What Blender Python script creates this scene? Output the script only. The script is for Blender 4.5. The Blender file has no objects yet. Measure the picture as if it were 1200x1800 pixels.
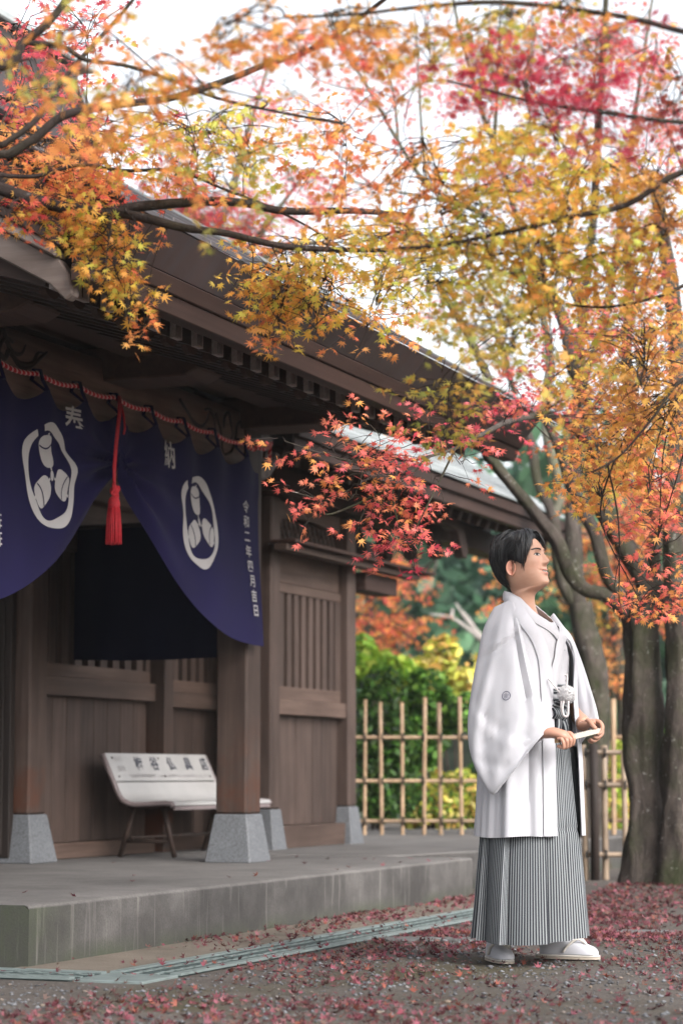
import bpy, bmesh, math, random
import numpy as np
from mathutils import Vector, Matrix, Quaternion, noise as mnoise

SC = bpy.context.scene
COL = SC.collection
random.seed(11)
RNG = np.random.default_rng(7)
rad = math.radians

# ------------------------------------------------------------------ camera
CAM_H = 0.75
FPX = 4000.0                       # focal length in photo pixels (photo 1200 x 1800)
PITCH = math.atan(460.0 / FPX)
cam = bpy.data.cameras.new('camera')
cam_o = bpy.data.objects.new('camera', cam)
COL.objects.link(cam_o)
cam.sensor_fit = 'VERTICAL'
cam.sensor_height = 36.0
cam.sensor_width = 24.0
cam.lens = 36.0 * FPX / 1800.0
cam.clip_start = 0.1
cam.clip_end = 2000.0
cam_o.location = (0, 0, CAM_H)
cam_o.rotation_euler = (math.pi / 2 + PITCH, 0, 0)
cam.dof.use_dof = True
cam.dof.focus_distance = 9.25
cam.dof.aperture_fstop = 2.7
SC.camera = cam_o

# ------------------------------------------------------------------ light
SUN_EL, SUN_AZ = rad(36), rad(142)          # azimuth clockwise from +Y: over the viewer's right shoulder
w = bpy.data.worlds.new('World')
SC.world = w
w.use_nodes = True
nt = w.node_tree
nt.nodes.clear()
sky = nt.nodes.new('ShaderNodeTexSky')
sky.sky_type = 'NISHITA'
sky.sun_disc = False
sky.sun_elevation = SUN_EL
sky.sun_rotation = SUN_AZ
sky.air_density = 1.0
sky.dust_density = 4.0
sky.ozone_density = 1.0
hs = nt.nodes.new('ShaderNodeHueSaturation')
hs.inputs['Saturation'].default_value = 0.22     # overcast: nearly white
bg = nt.nodes.new('ShaderNodeBackground')
bg.inputs['Strength'].default_value = 0.15
wo = nt.nodes.new('ShaderNodeOutputWorld')
nt.links.new(sky.outputs[0], hs.inputs['Color'])
nt.links.new(hs.outputs[0], bg.inputs['Color'])
nt.links.new(bg.outputs[0], wo.inputs['Surface'])
sun = bpy.data.lights.new('sun', 'SUN')
sun.energy = 1.0
sun.angle = rad(28)
sun.color = (1.0, 0.965, 0.92)
sun_o = bpy.data.objects.new('sun', sun)
COL.objects.link(sun_o)
sd = Vector((math.sin(SUN_AZ) * math.cos(SUN_EL), math.cos(SUN_AZ) * math.cos(SUN_EL), math.sin(SUN_EL)))
sun_o.rotation_euler = sd.to_track_quat('Z', 'Y').to_euler()
sun_o.location = (6, -6, 14)
SC.view_settings.view_transform = 'Standard'
SC.view_settings.look = 'None'
SC.view_settings.gamma = 1.0
SC.view_settings.exposure = 1.5
SC.view_settings.use_curve_mapping = False
SC.render.engine = 'CYCLES'
SC.cycles.use_denoising = True
SC.cycles.max_bounces = 8
SC.cycles.transparent_max_bounces = 8
SC.cycles.volume_bounces = 1

# ------------------------------------------------------------------ helpers
def ray(px, py):
    a, b = px - 600.0, 900.0 - py
    return Vector((a, FPX * math.cos(PITCH) - b * math.sin(PITCH), FPX * math.sin(PITCH) + b * math.cos(PITCH)))

def at(px, py, Y):
    """world point at photo pixel (px, py) whose distance along +Y is Y"""
    r = ray(px, py)
    return Vector((0, 0, CAM_H)) + r * (Y / r.y)

def ground_at(px, py, z=0.0):
    r = ray(px, py)
    return Vector((0, 0, CAM_H)) + r * ((z - CAM_H) / r.z)

def tag(o, label=None, cat=None, group=None, kind=None):
    if label: o['label'] = label
    if cat: o['category'] = cat
    if group: o['group'] = group
    if kind: o['kind'] = kind
    return o

def empty(name, loc=(0, 0, 0), rz=0.0, label=None, cat=None, group=None):
    o = bpy.data.objects.new(name, None)
    COL.objects.link(o)
    o.location = loc
    o.rotation_euler = (0, 0, rz)
    o.empty_display_size = 0.1
    return tag(o, label, cat, group)

def link(name, me, parent=None):
    o = bpy.data.objects.new(name, me)
    COL.objects.link(o)
    if parent is not None: o.parent = parent
    return o

class MB:
    """collects vertices and faces for one mesh object"""
    def __init__(self):
        self.v, self.f, self.mi, self.sm = [], [], [], []
        self.cur = 0
        self.smooth = False
        self.uv = None
    def add(self, vs, fs):
        k = len(self.v)
        self.v.extend([tuple(p) for p in vs])
        for f in fs:
            self.f.append(tuple(i + k for i in f)); self.mi.append(self.cur); self.sm.append(self.smooth)
    def hexa(self, p):
        """eight corners: 0-3 bottom ccw, 4-7 top ccw"""
        self.add(p, [(3, 2, 1, 0), (4, 5, 6, 7), (0, 1, 5, 4), (1, 2, 6, 5), (2, 3, 7, 6), (3, 0, 4, 7)])
        return self
    def box(self, x0, x1, y0, y1, z0, z1):
        return self.hexa([(x0, y0, z0), (x1, y0, z0), (x1, y1, z0), (x0, y1, z0), (x0, y0, z1), (x1, y0, z1), (x1, y1, z1), (x0, y1, z1)])
    def frustum(self, cx, cy, z0, z1, a0, b0, a1, b1):
        return self.hexa([(cx - a0, cy - b0, z0), (cx + a0, cy - b0, z0), (cx + a0, cy + b0, z0), (cx - a0, cy + b0, z0),
                          (cx - a1, cy - b1, z1), (cx + a1, cy - b1, z1), (cx + a1, cy + b1, z1), (cx - a1, cy + b1, z1)])
    def bar(self, p, q, w, h, up=(0, 0, 1)):
        p, q = Vector(p), Vector(q)
        d = (q - p).normalized()
        s = d.cross(Vector(up))
        if s.length < 1e-5: s = d.cross(Vector((1, 0, 0)))
        s.normalize(); t = s.cross(d).normalized()
        s *= w / 2; t *= h / 2
        return self.hexa([p - s - t, p + s - t, q + s - t, q - s - t, p - s + t, p + s + t, q + s + t, q - s + t])
    def prism(self, poly, f0, f1):
        """poly: 2-D ccw list, f0/f1 map a 2-D point to 3-D on either side"""
        n = len(poly)
        self.add([f0(*p) for p in poly] + [f1(*p) for p in poly],
                 [tuple(range(n - 1, -1, -1)), tuple(range(n, 2 * n))] + [(i, (i + 1) % n, n + (i + 1) % n, n + i) for i in range(n)])
        return self
    def tube(self, pts, radii, n=8, cap=True, jitter=0.0, squash=1.0):
        pts = [Vector(p) for p in pts]
        if not hasattr(radii, '__len__'): radii = [radii] * len(pts)
        vs, fs = [], []
        prev = None
        m = len(pts)
        for i, p in enumerate(pts):
            d = (pts[min(i + 1, m - 1)] - pts[max(i - 1, 0)])
            d = d.normalized() if d.length > 1e-9 else Vector((0, 0, 1))
            if prev is None:
                a = d.cross(Vector((0, 0, 1)))
                if a.length < 1e-3: a = d.cross(Vector((0, 1, 0)))
                a.normalize()
            else:
                a = (prev - d * prev.dot(d))
                a = a.normalized() if a.length > 1e-6 else d.orthogonal().normalized()
            prev = a
            b = d.cross(a)
            for k in range(n):
                t = 2 * math.pi * k / n
                r = radii[i]
                if jitter: r *= 1 + jitter * (mnoise.noise(Vector((p.x * 3 + math.cos(t) * 1.3, p.y * 3 + math.sin(t) * 1.3, p.z * 2.2))) + 0.45 * mnoise.noise(Vector((p.x * 3 + math.cos(t) * 3.7, p.y * 3 + math.sin(t) * 3.7, p.z * 6.5))))
                vs.append(p + a * (math.cos(t) * r) + b * (math.sin(t) * r * squash))
        for i in range(m - 1):
            for k in range(n):
                fs.append((i * n + k, i * n + (k + 1) % n, (i + 1) * n + (k + 1) % n, (i + 1) * n + k))
        if cap:
            fs.append(tuple(range(n - 1, -1, -1))); fs.append(tuple((m - 1) * n + k for k in range(n)))
        sm = self.smooth; self.smooth = True
        self.add(vs, fs); self.smooth = sm
        return self
    def lathe(self, prof, n=16, c=(0, 0, 0)):
        """prof: list of (r, z)"""
        m = len(prof)
        vs = [(c[0] + r * math.cos(2 * math.pi * k / n), c[1] + r * math.sin(2 * math.pi * k / n), c[2] + z) for r, z in prof for k in range(n)]
        fs = [(i * n + k, i * n + (k + 1) % n, (i + 1) * n + (k + 1) % n, (i + 1) * n + k) for i in range(m - 1) for k in range(n)]
        fs += [tuple(range(n - 1, -1, -1)), tuple((m - 1) * n + k for k in range(n))]
        sm = self.smooth; self.smooth = True
        self.add(vs, fs); self.smooth = sm
        return self
    def grid(self, P, closed=False):
        """P[i][j] points"""
        a, b = len(P), len(P[0])
        vs = [p for r in P for p in r]
        fs = [(i * b + j, i * b + (j + 1) % b, (i + 1) * b + (j + 1) % b, (i + 1) * b + j) for i in range(a - 1) for j in range(b if closed else b - 1)]
        sm = self.smooth; self.smooth = True
        self.add(vs, fs); self.smooth = sm
        return self
    def mesh(self, name, mats):
        me = bpy.data.meshes.new(name)
        me.from_pydata(self.v, [], self.f)
        for m in (mats if isinstance(mats, (list, tuple)) else [mats]): me.materials.append(m)
        me.polygons.foreach_set('material_index', self.mi)
        me.polygons.foreach_set('use_smooth', self.sm)
        me.update()
        return me
    def build(self, name, mats, parent=None, bevel=0.0, subsurf=0, solid=0.0, seg=1):
        o = link(name, self.mesh(name, mats), parent)
        if solid:
            md = o.modifiers.new('thick', 'SOLIDIFY'); md.thickness = solid; md.offset = 0
        if solid:
            es = o.modifiers.new('edges', 'EDGE_SPLIT'); es.split_angle = rad(55)
        if subsurf:
            md = o.modifiers.new('sub', 'SUBSURF'); md.levels = md.render_levels = subsurf
        if bevel:
            md = o.modifiers.new('bev', 'BEVEL'); md.width = bevel; md.segments = seg; md.limit_method = 'ANGLE'; md.angle_limit = rad(40)
        return o

# ------------------------------------------------------------------ materials
def new_mat(name):
    m = bpy.data.materials.new(name)
    m.use_nodes = True
    n = m.node_tree.nodes
    return m, n, m.node_tree.links, n['Principled BSDF']

def coords(n, l, scale=(1, 1, 1), kind='Object'):
    tc = n.new('ShaderNodeTexCoord'); mp = n.new('ShaderNodeMapping')
    mp.inputs['Scale'].default_value = scale
    l.new(tc.outputs[kind], mp.inputs['Vector'])
    return mp.outputs[0]

def noise(n, l, vec, scale, detail=6, rough=0.6, dist=0.0):
    t = n.new('ShaderNodeTexNoise')
    t.inputs['Scale'].default_value = scale; t.inputs['Detail'].default_value = detail
    t.inputs['Roughness'].default_value = rough; t.inputs['Distortion'].default_value = dist
    l.new(vec, t.inputs['Vector'])
    return t.outputs['Fac']

def ramp(n, l, fac, stops):
    r = n.new('ShaderNodeValToRGB')
    e = r.color_ramp.elements
    while len(e) < len(stops): e.new(0.5)
    for i, (p, c) in enumerate(stops):
        e[i].position = p
        e[i].color = (c, c, c, 1) if not hasattr(c, '__len__') else (c[0], c[1], c[2], 1)
    l.new(fac, r.inputs[0])
    return r.outputs[0]

def mixc(n, l, fac, a, b, mode='MIX'):
    m = n.new('ShaderNodeMix'); m.data_type = 'RGBA'; m.blend_type = mode
    for s, v in ((m.inputs[0], fac), (m.inputs[6], a), (m.inputs[7], b)):
        if hasattr(v, 'links') or isinstance(v, bpy.types.NodeSocket): l.new(v, s)
        elif s == m.inputs[0]: s.default_value = v
        else: s.default_value = (v[0], v[1], v[2], 1)
    return m.outputs[2]

def bump(n, l, bsdf, h, strength=0.3, dist=0.02):
    b = n.new('ShaderNodeBump')
    b.inputs['Strength'].default_value = strength; b.inputs['Distance'].default_value = dist
    l.new(h, b.inputs['Height']); l.new(b.outputs[0], bsdf.inputs['Normal'])

def plain(name, c, rough=0.6, metal=0.0, var=0.15, scale=8.0, bmp=0.0, spec=0.5, coat=0.0):
    m, n, l, b = new_mat(name)
    vec = coords(n, l)
    f = noise(n, l, vec, scale)
    lo = tuple(x * (1 - var) for x in c); hi = tuple(min(1, x * (1 + var)) for x in c)
    l.new(ramp(n, l, f, [(0.3, lo), (0.7, hi)]), b.inputs['Base Color'])
    b.inputs['Roughness'].default_value = rough; b.inputs['Metallic'].default_value = metal
    b.inputs['Specular IOR Level'].default_value = spec
    if coat: b.inputs['Coat Weight'].default_value = coat
    if bmp: bump(n, l, b, f, bmp, 0.01)
    return m

def wood(name, dark, light, grain='z', rough=0.7, stain=None, scale=1.0, info=True):
    """weathered timber, fibres along one local axis, a little different on each piece"""
    m, n, l, b = new_mat(name)
    sc = {'x': (1.2, 22, 22), 'y': (22, 1.2, 22), 'z': (22, 22, 1.2)}[grain]
    sc = tuple(s * scale for s in sc)
    tc = n.new('ShaderNodeTexCoord'); mp = n.new('ShaderNodeMapping'); mp.inputs['Scale'].default_value = sc
    oi = n.new('ShaderNodeObjectInfo'); sm = n.new('ShaderNodeMath'); sm.operation = 'MULTIPLY'; sm.inputs[1].default_value = 37.0
    l.new(oi.outputs['Random'], sm.inputs[0])
    ad = n.new('ShaderNodeVectorMath'); ad.operation = 'ADD'
    l.new(tc.outputs['Object'], ad.inputs[0]); l.new(sm.outputs[0], ad.inputs[1])
    l.new(ad.outputs[0], mp.inputs['Vector'])
    f1 = noise(n, l, mp.outputs[0], 1.0, 8, 0.65, 0.4)
    f2 = noise(n, l, ad.outputs[0], 2.2, 4, 0.6)
    c = ramp(n, l, f1, [(0.28, dark), (0.72, light)])
    c = mixc(n, l, ramp(n, l, f2, [(0.35, 0.0), (0.75, 0.55)]), c, tuple(x * 0.62 for x in dark))
    hv = n.new('ShaderNodeHueSaturation')
    mr = n.new('ShaderNodeMapRange'); mr.inputs[3].default_value = 0.78; mr.inputs[4].default_value = 1.2
    l.new(oi.outputs['Random'], mr.inputs[0]); l.new(mr.outputs[0], hv.inputs['Value']); l.new(c, hv.inputs['Color'])
    c = hv.outputs[0]
    if stain:   # rusty damp stain low on a post: (z centre, z size, colour)
        sx = n.new('ShaderNodeSeparateXYZ'); l.new(tc.outputs['Object'], sx.inputs[0])
        mz = n.new('ShaderNodeMapRange'); mz.inputs[1].default_value = stain[0]; mz.inputs[2].default_value = stain[1]
        mz.inputs[3].default_value = 1.0; mz.inputs[4].default_value = 0.0
        l.new(sx.outputs[2], mz.inputs[0])
        mu = n.new('ShaderNodeMath'); mu.operation = 'MULTIPLY'
        l.new(mz.outputs[0], mu.inputs[0]); l.new(ramp(n, l, noise(n, l, ad.outputs[0], 5.0, 5, 0.6), [(0.42, 0.0), (0.62, 0.9)]), mu.inputs[1])
        c = mixc(n, l, mu.outputs[0], c, stain[2])
    l.new(c, b.inputs['Base Color'])
    b.inputs['Roughness'].default_value = rough
    b.inputs['Specular IOR Level'].default_value = 0.3
    bump(n, l, b, f1, 0.35, 0.004)
    return m
# ------------------------------------------------------------------ building frame: x = along the front, y = into the building
GA = rad(90 - 21.549)
GC = Vector((-1.207, 8.9225, 0))
GR = Matrix.Rotation(GA, 4, 'Z')
def B(u, v, z=0.0): return GC + (GR @ Vector((u, v, z)))

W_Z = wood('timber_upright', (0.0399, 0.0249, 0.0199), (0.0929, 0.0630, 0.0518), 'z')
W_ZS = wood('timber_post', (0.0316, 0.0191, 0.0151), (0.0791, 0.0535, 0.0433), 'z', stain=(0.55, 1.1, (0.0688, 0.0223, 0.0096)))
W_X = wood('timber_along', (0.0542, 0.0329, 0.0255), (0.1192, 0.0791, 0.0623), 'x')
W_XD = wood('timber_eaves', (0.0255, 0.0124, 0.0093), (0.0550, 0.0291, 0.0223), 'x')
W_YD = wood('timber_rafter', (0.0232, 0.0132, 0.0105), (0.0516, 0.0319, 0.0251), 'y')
W_BEAM = wood('timber_beam', (0.1140, 0.0702, 0.0546), (0.2375, 0.1620, 0.1320), 'x')  # lightened beyond the other timber to make up for low light here
W_PUR = wood('timber_purlin', (0.0503, 0.0273, 0.0211), (0.1006, 0.0586, 0.0458), 'x')
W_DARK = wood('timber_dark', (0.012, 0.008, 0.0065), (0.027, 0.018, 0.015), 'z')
W_GREY = wood('timber_weathered', (0.085, 0.062, 0.052), (0.24, 0.20, 0.18), 'y', scale=0.8)
W_CAP = plain('pale_metal_strap', (0.26, 0.22, 0.205), 0.55, 0.2, 0.3, 30)
GROOVE = plain('carved_groove', (0.030, 0.020, 0.017), 0.8)
M_BASE = None
def granite(name, c, sp=0.5):
    m, n, l, b = new_mat(name)
    v = coords(n, l)
    f = noise(n, l, v, 90, 3, 0.7); g = noise(n, l, v, 3.0, 5, 0.6)
    c1 = ramp(n, l, f, [(0.35, tuple(x * 0.62 for x in c)), (0.5, c), (0.68, tuple(min(1, x * 1.35) for x in c))])
    c2 = mixc(n, l, ramp(n, l, g, [(0.4, 0.0), (0.75, 0.4)]), c1, tuple(x * 0.6 for x in c))
    l.new(c2, b.inputs['Base Color']); b.inputs['Roughness'].default_value = 0.75
    bump(n, l, b, f, 0.25, 0.003)
    return m
M_BASE = granite('grey_granite', (0.115, 0.12, 0.13))
def copper(name, lo, hi, rough, patina):
    m, n, l, b = new_mat(name)
    v = coords(n, l)
    oi = n.new('ShaderNodeObjectInfo')
    f = noise(n, l, v, 2.6, 6, 0.65); g = noise(n, l, coords(n, l, (14, 1.5, 1.5)), 1.0, 5, 0.6)
    c = ramp(n, l, f, [(0.3, lo), (0.7, hi)])
    c = mixc(n, l, ramp(n, l, g, [(0.45, 0.0), (0.75, 0.6)]), c, patina)
    hv = n.new('ShaderNodeHueSaturation'); mr = n.new('ShaderNodeMapRange')
    mr.inputs[3].default_value = 0.65; mr.inputs[4].default_value = 1.35
    l.new(oi.outputs['Random'], mr.inputs[0]); l.new(mr.outputs[0], hv.inputs['Value']); l.new(c, hv.inputs['Color'])
    l.new(hv.outputs[0], b.inputs['Base Color'])
    b.inputs['Roughness'].default_value = rough; b.inputs['Metallic'].default_value = 0.25
    bump(n, l, b, f, 0.15, 0.01)
    return m
M_COP = copper('aged_copper', (0.022, 0.016, 0.015), (0.046, 0.034, 0.034), 0.42, (0.034, 0.038, 0.046))
M_COPP = copper('sky_sheen_copper', (0.22, 0.235, 0.235), (0.34, 0.36, 0.355), 0.33, (0.17, 0.20, 0.20))  # paleness stands for the white sky mirrored in the wing roof

gate = empty('temple_gate', GC, GA, 'dark timber temple gate with copper gable roof standing on the concrete platform', 'gate')

def part(name, mb, mats, parent=gate, bevel=0.004, **k): return mb.build(name, mats, parent, bevel, **k)
def pbox(name, mat, *b, parent=gate, bevel=0.004): return part(name, MB().box(*b), mat, parent, bevel)

PZ = 0.243                                        # platform top
# --- pillars on battered stone bases
def pillar(name, u0, u1, v0, v1, top, bh=0.275, ext=0.006, flare=0.036, parent=gate, mat=None):
    p = pbox(name, mat or W_ZS, u0, u1, v0, v1, PZ + bh, top, parent=parent, bevel=0.012)
    cu, cv, a, b_ = (u0 + u1) / 2, (v0 + v1) / 2, (u1 - u0) / 2, (v1 - v0) / 2
    part('stone_base', MB().frustum(cu, cv, PZ - 0.004, PZ + bh, a + flare, b_ + flare, a + ext, b_ + ext), M_BASE, p, 0.008)
    return p
pillar('front_pillar', 4.215, 4.425, 0.955, 1.150, 2.95, flare=0.048)
pillar('front_pillar', 0.735, 0.945, 0.955, 1.150, 2.95, flare=0.048)
pillar('main_pillar', 3.665, 3.868, 2.065, 2.270, 3.6, flare=0.055)
pillar('main_pillar', 1.282, 1.485, 2.065, 2.270, 3.6, flare=0.055)
# --- rainbow beam between the front pillars, its carving and nosings
tb = MB()
tb.grid([[(0.957 + (4.203 - 0.957) * i / 24, v, z + 0.035 * math.sin(math.pi * i / 24) * (1 if k == 0 else 0.45)) for v, z, k in
          ((0.985, 2.52, 0), (0.975, 2.545, 0), (0.972, 2.70, 1), (0.985, 2.85, 1), (1.165, 2.85, 1), (1.172, 2.70, 1), (1.165, 2.52, 0))] for i in range(25)], closed=True)
beam = part('tie_beam', tb, W_BEAM, bevel=0)
def swirl(pts, r0, r1):
    m = MB(); n = len(pts)
    sub = []
    for i in range(n - 1):
        for k in range(5):
            t = k / 5
            p0, p1, p2, p3 = (Vector(pts[max(0, min(n - 1, i + q))]) for q in (-1, 0, 1, 2))
            sub.append(0.5 * ((2 * p1) + (p2 - p0) * t + (2 * p0 - 5 * p1 + 4 * p2 - p3) * t * t + (3 * p1 - p0 - 3 * p2 + p3) * t ** 3))
    sub.append(Vector(pts[-1]))
    L = len(sub)
    rr = [r1 + (r0 - r1) * math.sin(math.pi * min(1, 0.15 + 0.85 * i / (L - 1))) for i in range(L)]
    m.tube([(p[0], 0.974, p[1]) for p in sub], rr, 6)
    return m
def carv(lst):
    for pts, r in lst:
        part('carving', swirl(pts, r, 0.004), GROOVE, beam, 0)
right_scroll = [([(3.33, 2.80), (3.42, 2.745), (3.50, 2.70), (3.60, 2.685), (3.68, 2.73), (3.72, 2.79)], 0.012),
                ([(3.66, 2.79), (3.72, 2.80), (3.77, 2.77), (3.79, 2.71), (3.78, 2.66)], 0.010),
                ([(3.80, 2.79), (3.85, 2.73), (3.88, 2.66), (3.89, 2.60), (3.93, 2.57)], 0.012),
                ([(3.93, 2.57), (4.02, 2.60), (4.07, 2.68), (4.10, 2.76), (4.15, 2.79), (4.16, 2.75)], 0.011),
                ([(3.91, 2.72), (3.93, 2.79), (3.98, 2.82), (4.01, 2.77), (4.03, 2.70), (3.99, 2.65)], 0.010)]
carv(right_scroll)
carv([([(5.16 - a, b) for a, b in p], r) for p, r in right_scroll])
carv([([(1.33, 2.80), (1.40, 2.83), (1.44, 2.78), (1.50, 2.74), (1.58, 2.75), (1.62, 2.80)], 0.014), ([(1.30, 2.76), (1.36, 2.72), (1.42, 2.70), (1.46, 2.74), (1.55, 2.70), (1.68, 2.72), (1.74, 2.78), (1.80, 2.79)], 0.016)])
def nosing(u, s):
    poly = [(0, 2.50), (0.12, 2.49), (0.24, 2.53), (0.33, 2.60), (0.38, 2.69), (0.34, 2.70), (0.30, 2.64), (0.24, 2.61), (0.20, 2.66), (0.24, 2.72), (0.30, 2.76), (0.22, 2.79), (0.10, 2.78), (0, 2.80)]
    pl = [(u + s * a, z) for a, z in poly]
    if s < 0: pl.reverse()
    n = part('carved_nosing', MB().prism(pl, lambda a, z: (a, 1.00, z), lambda a, z: (a, 1.15, z)), W_GREY, bevel=0.014)
    part('carving', MB().tube([(u + s * a, 0.998, z) for a, z in ((0.10, 2.60), (0.16, 2.58), (0.22, 2.62), (0.19, 2.68), (0.13, 2.67), (0.12, 2.63))], 0.009, 6), GROOVE, n, 0)
nosing(4.427, 1); nosing(0.733, -1)
# --- brackets and purlins
for u in (0.85, 2.58, 4.32):
    part('bracket_arm', MB().prism([(0.44, 2.79), (0.52, 2.755), (1.6, 2.755), (1.6, 2.93), (0.44, 2.93)], lambda v, z: (u + 0.15, v, z), lambda v, z: (u - 0.15, v, z)), W_PUR, bevel=0.008)
    pbox('bearing_block', W_XD, u - 0.19, u + 0.19, 0.60, 0.92, 2.934, 3.0)
pbox('front_purlin', W_PUR, -0.30, 4.88, 0.66, 0.85, 2.87, 3.065)
pbox('wall_purlin', W_PUR, 0.2, 4.95, 0.99, 1.16, 2.96, 3.20)
pbox('gate_lintel', W_X, 1.33, 6.20, 2.10, 2.29, 2.42, 2.72)
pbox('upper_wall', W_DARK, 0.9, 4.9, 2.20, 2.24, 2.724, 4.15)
# --- rafters: sloping flat, capped ends showing below the eaves board
SL = 0.59
def roof_z(v): return 2.86 + (v + 0.61) * SL
rf_me = None
cap_me = None
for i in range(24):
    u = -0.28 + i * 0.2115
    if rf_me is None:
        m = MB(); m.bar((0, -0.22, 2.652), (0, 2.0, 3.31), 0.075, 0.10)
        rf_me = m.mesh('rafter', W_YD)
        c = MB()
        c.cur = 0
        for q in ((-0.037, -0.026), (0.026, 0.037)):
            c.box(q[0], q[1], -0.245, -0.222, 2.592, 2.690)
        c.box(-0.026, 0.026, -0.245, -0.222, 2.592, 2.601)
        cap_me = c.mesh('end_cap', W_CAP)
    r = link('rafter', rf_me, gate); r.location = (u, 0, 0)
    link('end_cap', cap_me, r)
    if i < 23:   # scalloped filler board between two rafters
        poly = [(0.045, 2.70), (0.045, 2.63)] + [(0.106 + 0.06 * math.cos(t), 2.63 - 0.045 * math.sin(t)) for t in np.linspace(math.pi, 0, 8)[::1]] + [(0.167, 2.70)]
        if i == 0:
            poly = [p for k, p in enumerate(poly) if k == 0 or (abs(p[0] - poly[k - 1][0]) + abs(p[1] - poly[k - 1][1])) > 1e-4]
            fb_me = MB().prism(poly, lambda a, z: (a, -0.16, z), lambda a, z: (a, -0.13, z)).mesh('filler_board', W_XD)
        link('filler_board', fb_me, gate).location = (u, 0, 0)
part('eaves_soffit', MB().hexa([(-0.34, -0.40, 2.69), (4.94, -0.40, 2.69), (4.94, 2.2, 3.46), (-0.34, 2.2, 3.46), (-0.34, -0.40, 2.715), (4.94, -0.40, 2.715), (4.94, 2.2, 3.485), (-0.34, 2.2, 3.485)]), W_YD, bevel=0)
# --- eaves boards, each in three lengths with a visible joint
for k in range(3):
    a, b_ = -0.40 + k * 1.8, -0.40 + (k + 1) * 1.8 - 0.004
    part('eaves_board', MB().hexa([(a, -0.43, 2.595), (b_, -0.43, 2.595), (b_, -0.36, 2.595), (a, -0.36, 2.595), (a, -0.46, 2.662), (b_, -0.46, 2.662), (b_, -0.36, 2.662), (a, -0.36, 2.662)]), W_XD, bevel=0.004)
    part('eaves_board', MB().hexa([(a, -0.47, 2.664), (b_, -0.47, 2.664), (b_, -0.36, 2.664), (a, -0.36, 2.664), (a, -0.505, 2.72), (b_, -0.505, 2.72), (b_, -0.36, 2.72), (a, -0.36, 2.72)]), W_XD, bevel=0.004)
# --- copper roof: one lip course that leans out, then stepped courses up to the ridge, laid sheet by sheet
U0, U1, VR = -0.45, 5.0, 2.25
part('roof_deck', MB().prism([(-0.50, 2.73), (VR, roof_z(VR) - 0.16), (5.0, 2.76), (5.0, 2.84), (VR, roof_z(VR) - 0.05), (-0.52, 2.82)], lambda v, z: (U0 + 0.02, v, z), lambda v, z: (U1 - 0.02, v, z)), W_DARK, bevel=0)
rows = 4
dv = (VR + 0.61) / rows
for r in range(-1, rows):
    off = 0.37 * (r % 2)
    x = U0
    while x < U1 - 1e-3:
        x1 = min(U1, (x + 0.75) if x > U0 else (U0 + 0.75 - off))
        if U1 - x1 < 0.12: x1 = U1
        a, b_ = x + 0.002, x1 - 0.002
        if r == -1:
            p = [(a, -0.50, 2.723), (b_, -0.50, 2.723), (b_, -0.47, 2.73), (a, -0.47, 2.73), (a, -0.61, 2.862), (b_, -0.61, 2.862), (b_, -0.55, 2.87), (a, -0.55, 2.87)]
        else:
            v0 = -0.615 + r * dv; v1 = v0 + dv + 0.02
            lift = 0.028
            z0, z1 = roof_z(v0), roof_z(v1)
            j = random.uniform(-0.003, 0.003)
            p = [(a, v0, z0 + 0.004), (b_, v0, z0 + 0.004), (b_, v1, z1 - 0.012), (a, v1, z1 - 0.012),
                 (a, v0, z0 + lift + j), (b_, v0, z0 + lift + j), (b_, v1, z1 + 0.002), (a, v1, z1 + 0.002)]
        part('copper_sheet', MB().hexa(p), M_COP, bevel=0.003)
        x = x1
part('rear_roof_sheet', MB().hexa([(U0, VR, roof_z(VR) - 0.04), (U1, VR, roof_z(VR) - 0.04), (U1, 5.1, 2.83), (U0, 5.1, 2.83), (U0, VR, roof_z(VR)), (U1, VR, roof_z(VR)), (U1, 5.1, 2.87), (U0, 5.1, 2.87)]), M_COP, bevel=0)
part('verge_roll', MB().tube([(U1, -0.61, 2.88), (U1, VR, roof_z(VR) + 0.02)], 0.016, 8), M_COPP, bevel=0)
part('verge_roll', MB().tube([(U0, -0.61, 2.88), (U0, VR, roof_z(VR) + 0.02)], 0.016, 8), M_COP, bevel=0)
ridge = pbox('ridge', M_COP, U0 + 0.1, 4.20, VR - 0.16, VR + 0.16, roof_z(VR) - 0.02, roof_z(VR) + 0.50, bevel=0.02)
part('ridge_cap', MB().box(U0 + 0.02, 4.31, VR - 0.22, VR + 0.22, roof_z(VR) + 0.504, roof_z(VR) + 0.56), M_COPP, ridge, 0.01)
part('ridge_end', MB().prism([(-0.30, 4.35), (0.30, 4.35), (0.26, 4.7), (0.16, 4.95), (0, 5.05), (-0.16, 4.95), (-0.26, 4.7)], lambda v, z: (4.27, VR + v, z), lambda v, z: (4.202, VR + v, z)), M_COP, ridge, 0.01)
# --- gable boards of the near end: layered weathered boards with a rolled tip
def gz(v): return 2.545 + (v + 0.347) * 0.55
def gable(u0, u1, lo, hi, tip, mat, curl=False):
    v1 = VR
    if curl: poly = [(tip, gz(tip) + lo + 0.01), (tip + 0.03, gz(tip) + lo - 0.012), (tip + 0.1, gz(tip + 0.1) + lo), (v1, gz(v1) + lo), (v1, gz(v1) + hi), (tip + 0.06, gz(tip + 0.06) + hi), (tip + 0.015, gz(tip) + hi - 0.03)]
    else: poly = [(tip, gz(tip) + lo), (v1, gz(v1) + lo), (v1, gz(v1) + hi), (tip, gz(tip) + hi)]
    return part('gable_board', MB().prism(poly, lambda v, z: (u0, v, z), lambda v, z: (u1, v, z)), mat, bevel=0.006)
gable(-0.37, -0.31, 0.0, 0.115, -0.352, W_GREY, True)
gable(-0.395, -0.31, 0.117, 0.165, -0.29, W_GREY)
gable(-0.41, -0.31, 0.167, 0.215, -0.31, W_YD)
gable(-0.42, -0.31, 0.217, 0.31, -0.33, W_YD)
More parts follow.
